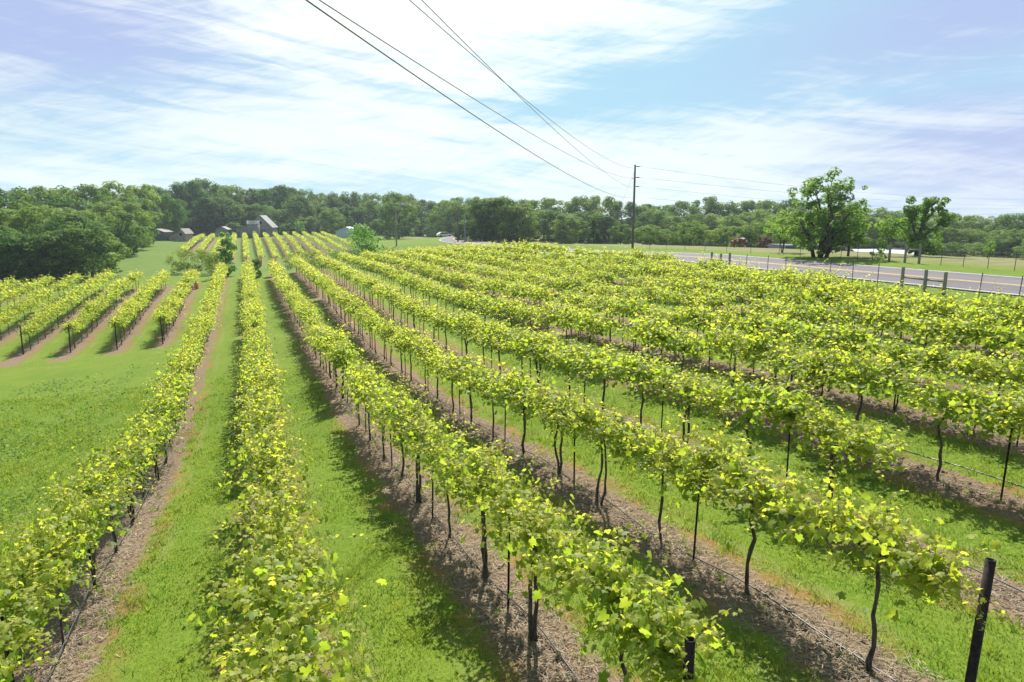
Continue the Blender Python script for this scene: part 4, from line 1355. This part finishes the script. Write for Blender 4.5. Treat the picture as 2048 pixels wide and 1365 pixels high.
for px, D, y0, y1, lab in ((795, 153, 493, 413, "pale far utility pole behind the bright feathery tree"), (917, 152, 487, 431, "dark short pole left of the pair beside the far road"), (931, 150, 486, 430, "pale short pole right of the pair beside the far road"), (635, 258, 474, 432, "grey far pole in front of the wood right of the barn")):
    x, y = polar(px, D)
    cs = math.cos(math.atan((px - 1024) / F_PX))
    zb = h1(x, y)
    zt = (430 - y1) / F_PX * D * cs
    r = tag(empty("utility_pole", (x, y, zb)), lab, "utility pole")
    MB().tube([(0, 0, -0.5), (0, 0, zt - zb)], [0.17, 0.12], 8).build("mast", GREYW if px != 917 else POLEW, r)
    if px in (795, 635):
        MB().box(-0.15, 0.15, -0.22, -0.05, zt - zb - 1.6, zt - zb - 0.9).build("transformer", GREYW, r)
    if px == 931:
        MB().tube([(0, 0, zt - zb - 0.3), (0.5, -0.1, zt - zb + 0.2), (0.9, -0.2, zt - zb + 0.1)], 0.04, 6).build("lamp_arm", GREYW, r)

# ------------------------------------------------------------------ small far things
def cow(x, y):
    """red and white cow grazing, side on, head down to the left"""
    r = tag(empty("cow", (x, y, h1(x, y)), -CAZ), "reddish brown and white cow grazing beyond the meadow fence", "cow")
    J = [((0.75, 0, 1.05), 0.34), ((0.25, 0, 1.02), 0.37), ((-0.3, 0, 1.02), 0.36), ((-0.72, 0, 1.02), 0.30), ((-1.02, 0, 0.86), 0.19), ((-1.26, 0, 0.55), 0.13), ((-1.38, 0, 0.32), 0.11), ((-1.46, 0, 0.14), 0.075)]
    E_ = [(i, i + 1) for i in range(7)]
    for sy_ in (-0.19, 0.19):
        n = len(J)
        J += [((0.80, sy_, 0.78), 0.17), ((0.72, sy_, 0.58), 0.10), ((0.86, sy_, 0.36), 0.065), ((0.80, sy_, 0.04), 0.05)]
        E_ += [(0, n), (n, n + 1), (n + 1, n + 2), (n + 2, n + 3)]
        n = len(J)
        J += [((-0.66, sy_, 0.74), 0.14), ((-0.66, sy_, 0.40), 0.07), ((-0.66, sy_, 0.04), 0.05)]
        E_ += [(3, n), (n, n + 1), (n + 1, n + 2)]
        n = len(J)
        J += [((-1.22, sy_ * 0.9, 0.62), 0.035)]
        E_ += [(5, n)]
    n = len(J)
    J += [((1.08, 0, 1.12), 0.05), ((1.14, 0, 0.75), 0.03), ((1.13, 0, 0.42), 0.045)]
    E_ += [(0, n), (n, n + 1), (n + 1, n + 2)]
    me = bpy.data.meshes.new("body")
    me.from_pydata([j[0] for j in J], E_, [])
    o = link("body", me, None, r)
    sk = o.modifiers.new("skin", 'SKIN')
    for i, j in enumerate(J):
        me.skin_vertices[0].data[i].radius = (j[1], j[1])
    me.skin_vertices[0].data[1].use_root = True
    sb = o.modifiers.new("smooth", 'SUBSURF')
    sb.levels = sb.render_levels = 1
    me.materials.append(None)
    m, T = new_mat("cow_hide")
    tc = T.n('ShaderNodeTexCoord')
    c = T.mix(T.ss(T.noise(tc.outputs['Object'], 1.9, 2, 0.4), 0.55, 0.60), (0.19, 0.055, 0.028), (0.62, 0.58, 0.52))
    finish(T, principled(T, c, 0.8, 0.15))
    me.materials[0] = m
    return r


cow(*polar(1474, 100))


def car(x, y, rz, label, body):
    r = tag(empty("parked_car", (x, y, h1(x, y)), rz), label, "car", "cars parked by the far road")
    MB().prism([(-2.1, 0.35), (2.1, 0.35), (2.15, 0.8), (1.2, 0.95), (0.55, 1.42), (-1.2, 1.45), (-1.9, 0.95), (-2.15, 0.85)], -0.85, 0.85).build("body", body, r)
    MB().prism([(-1.65, 0.98), (0.95, 0.98), (0.5, 1.36), (-1.15, 1.38)], -0.86, 0.86).build("window", HOLE, r)
    for a in (-1.35, 1.35):
        for b in (-0.78, 0.78):
            MB().tube([(a, b - 0.1, 0.32), (a, b + 0.1, 0.32)], 0.32, 14).build("wheel", STEEL, r)


CARW = noisy_mat("white_car_paint", (0.70, 0.70, 0.70), (0.78, 0.78, 0.78), 3, 0.25, 0.5, bmp=0)
CARD = noisy_mat("dark_car_paint", (0.03, 0.035, 0.04), (0.05, 0.055, 0.06), 3, 0.25, 0.5, bmp=0)
x, y = polar(890, 196)
car(x, y, 0.1, "white car parked under trees beyond the far road", CARW)
x, y = polar(922, 188)
car(x, y, 0.2, "dark car parked behind the two short poles", CARD)
# orange jug hung in the left block
x0 = ROW0 + GAP * -2 + 0.35
y0 = 88.0
jz = h1(x0, y0)
jr = tag(empty("orange_barrel", (x0, y0, jz)), "bright orange container under the vines at the far left", "container")
MB().tube([(0, 0, 0), (0, 0, 0.45), (0, 0, 0.75), (0, 0, 0.8)], [0.20, 0.22, 0.20, 0.10], 14).build("drum", noisy_mat("orange_plastic", (0.72, 0.26, 0.02), (0.80, 0.32, 0.03), 3, 0.4, 0.4, bmp=0), jr)
MB().tube([(0, 0, 0.8), (0, 0, 0.86)], 0.07, 10).build("lid", STEEL, jr)

# ------------------------------------------------------------------ haze in the air
hm = bpy.data.materials.new("thin_haze")
hm.use_nodes = True
T = NT(hm.node_tree)
pv = T.n('ShaderNodeVolumePrincipled')
pv.inputs['Color'].default_value = (0.80, 0.90, 1.0, 1)
pv.inputs['Density'].default_value = 0.00024
pv.inputs['Anisotropy'].default_value = 0.2
out = T.n('ShaderNodeOutputMaterial')
T.t.links.new(pv.outputs[0], out.inputs['Volume'])
hz = MB().box(-1000, 1000, -350, 1300, -40, 30).build("haze", hm)
tag(hz, "thin pale haze over the fields and the far woods", "haze", kind="stuff")
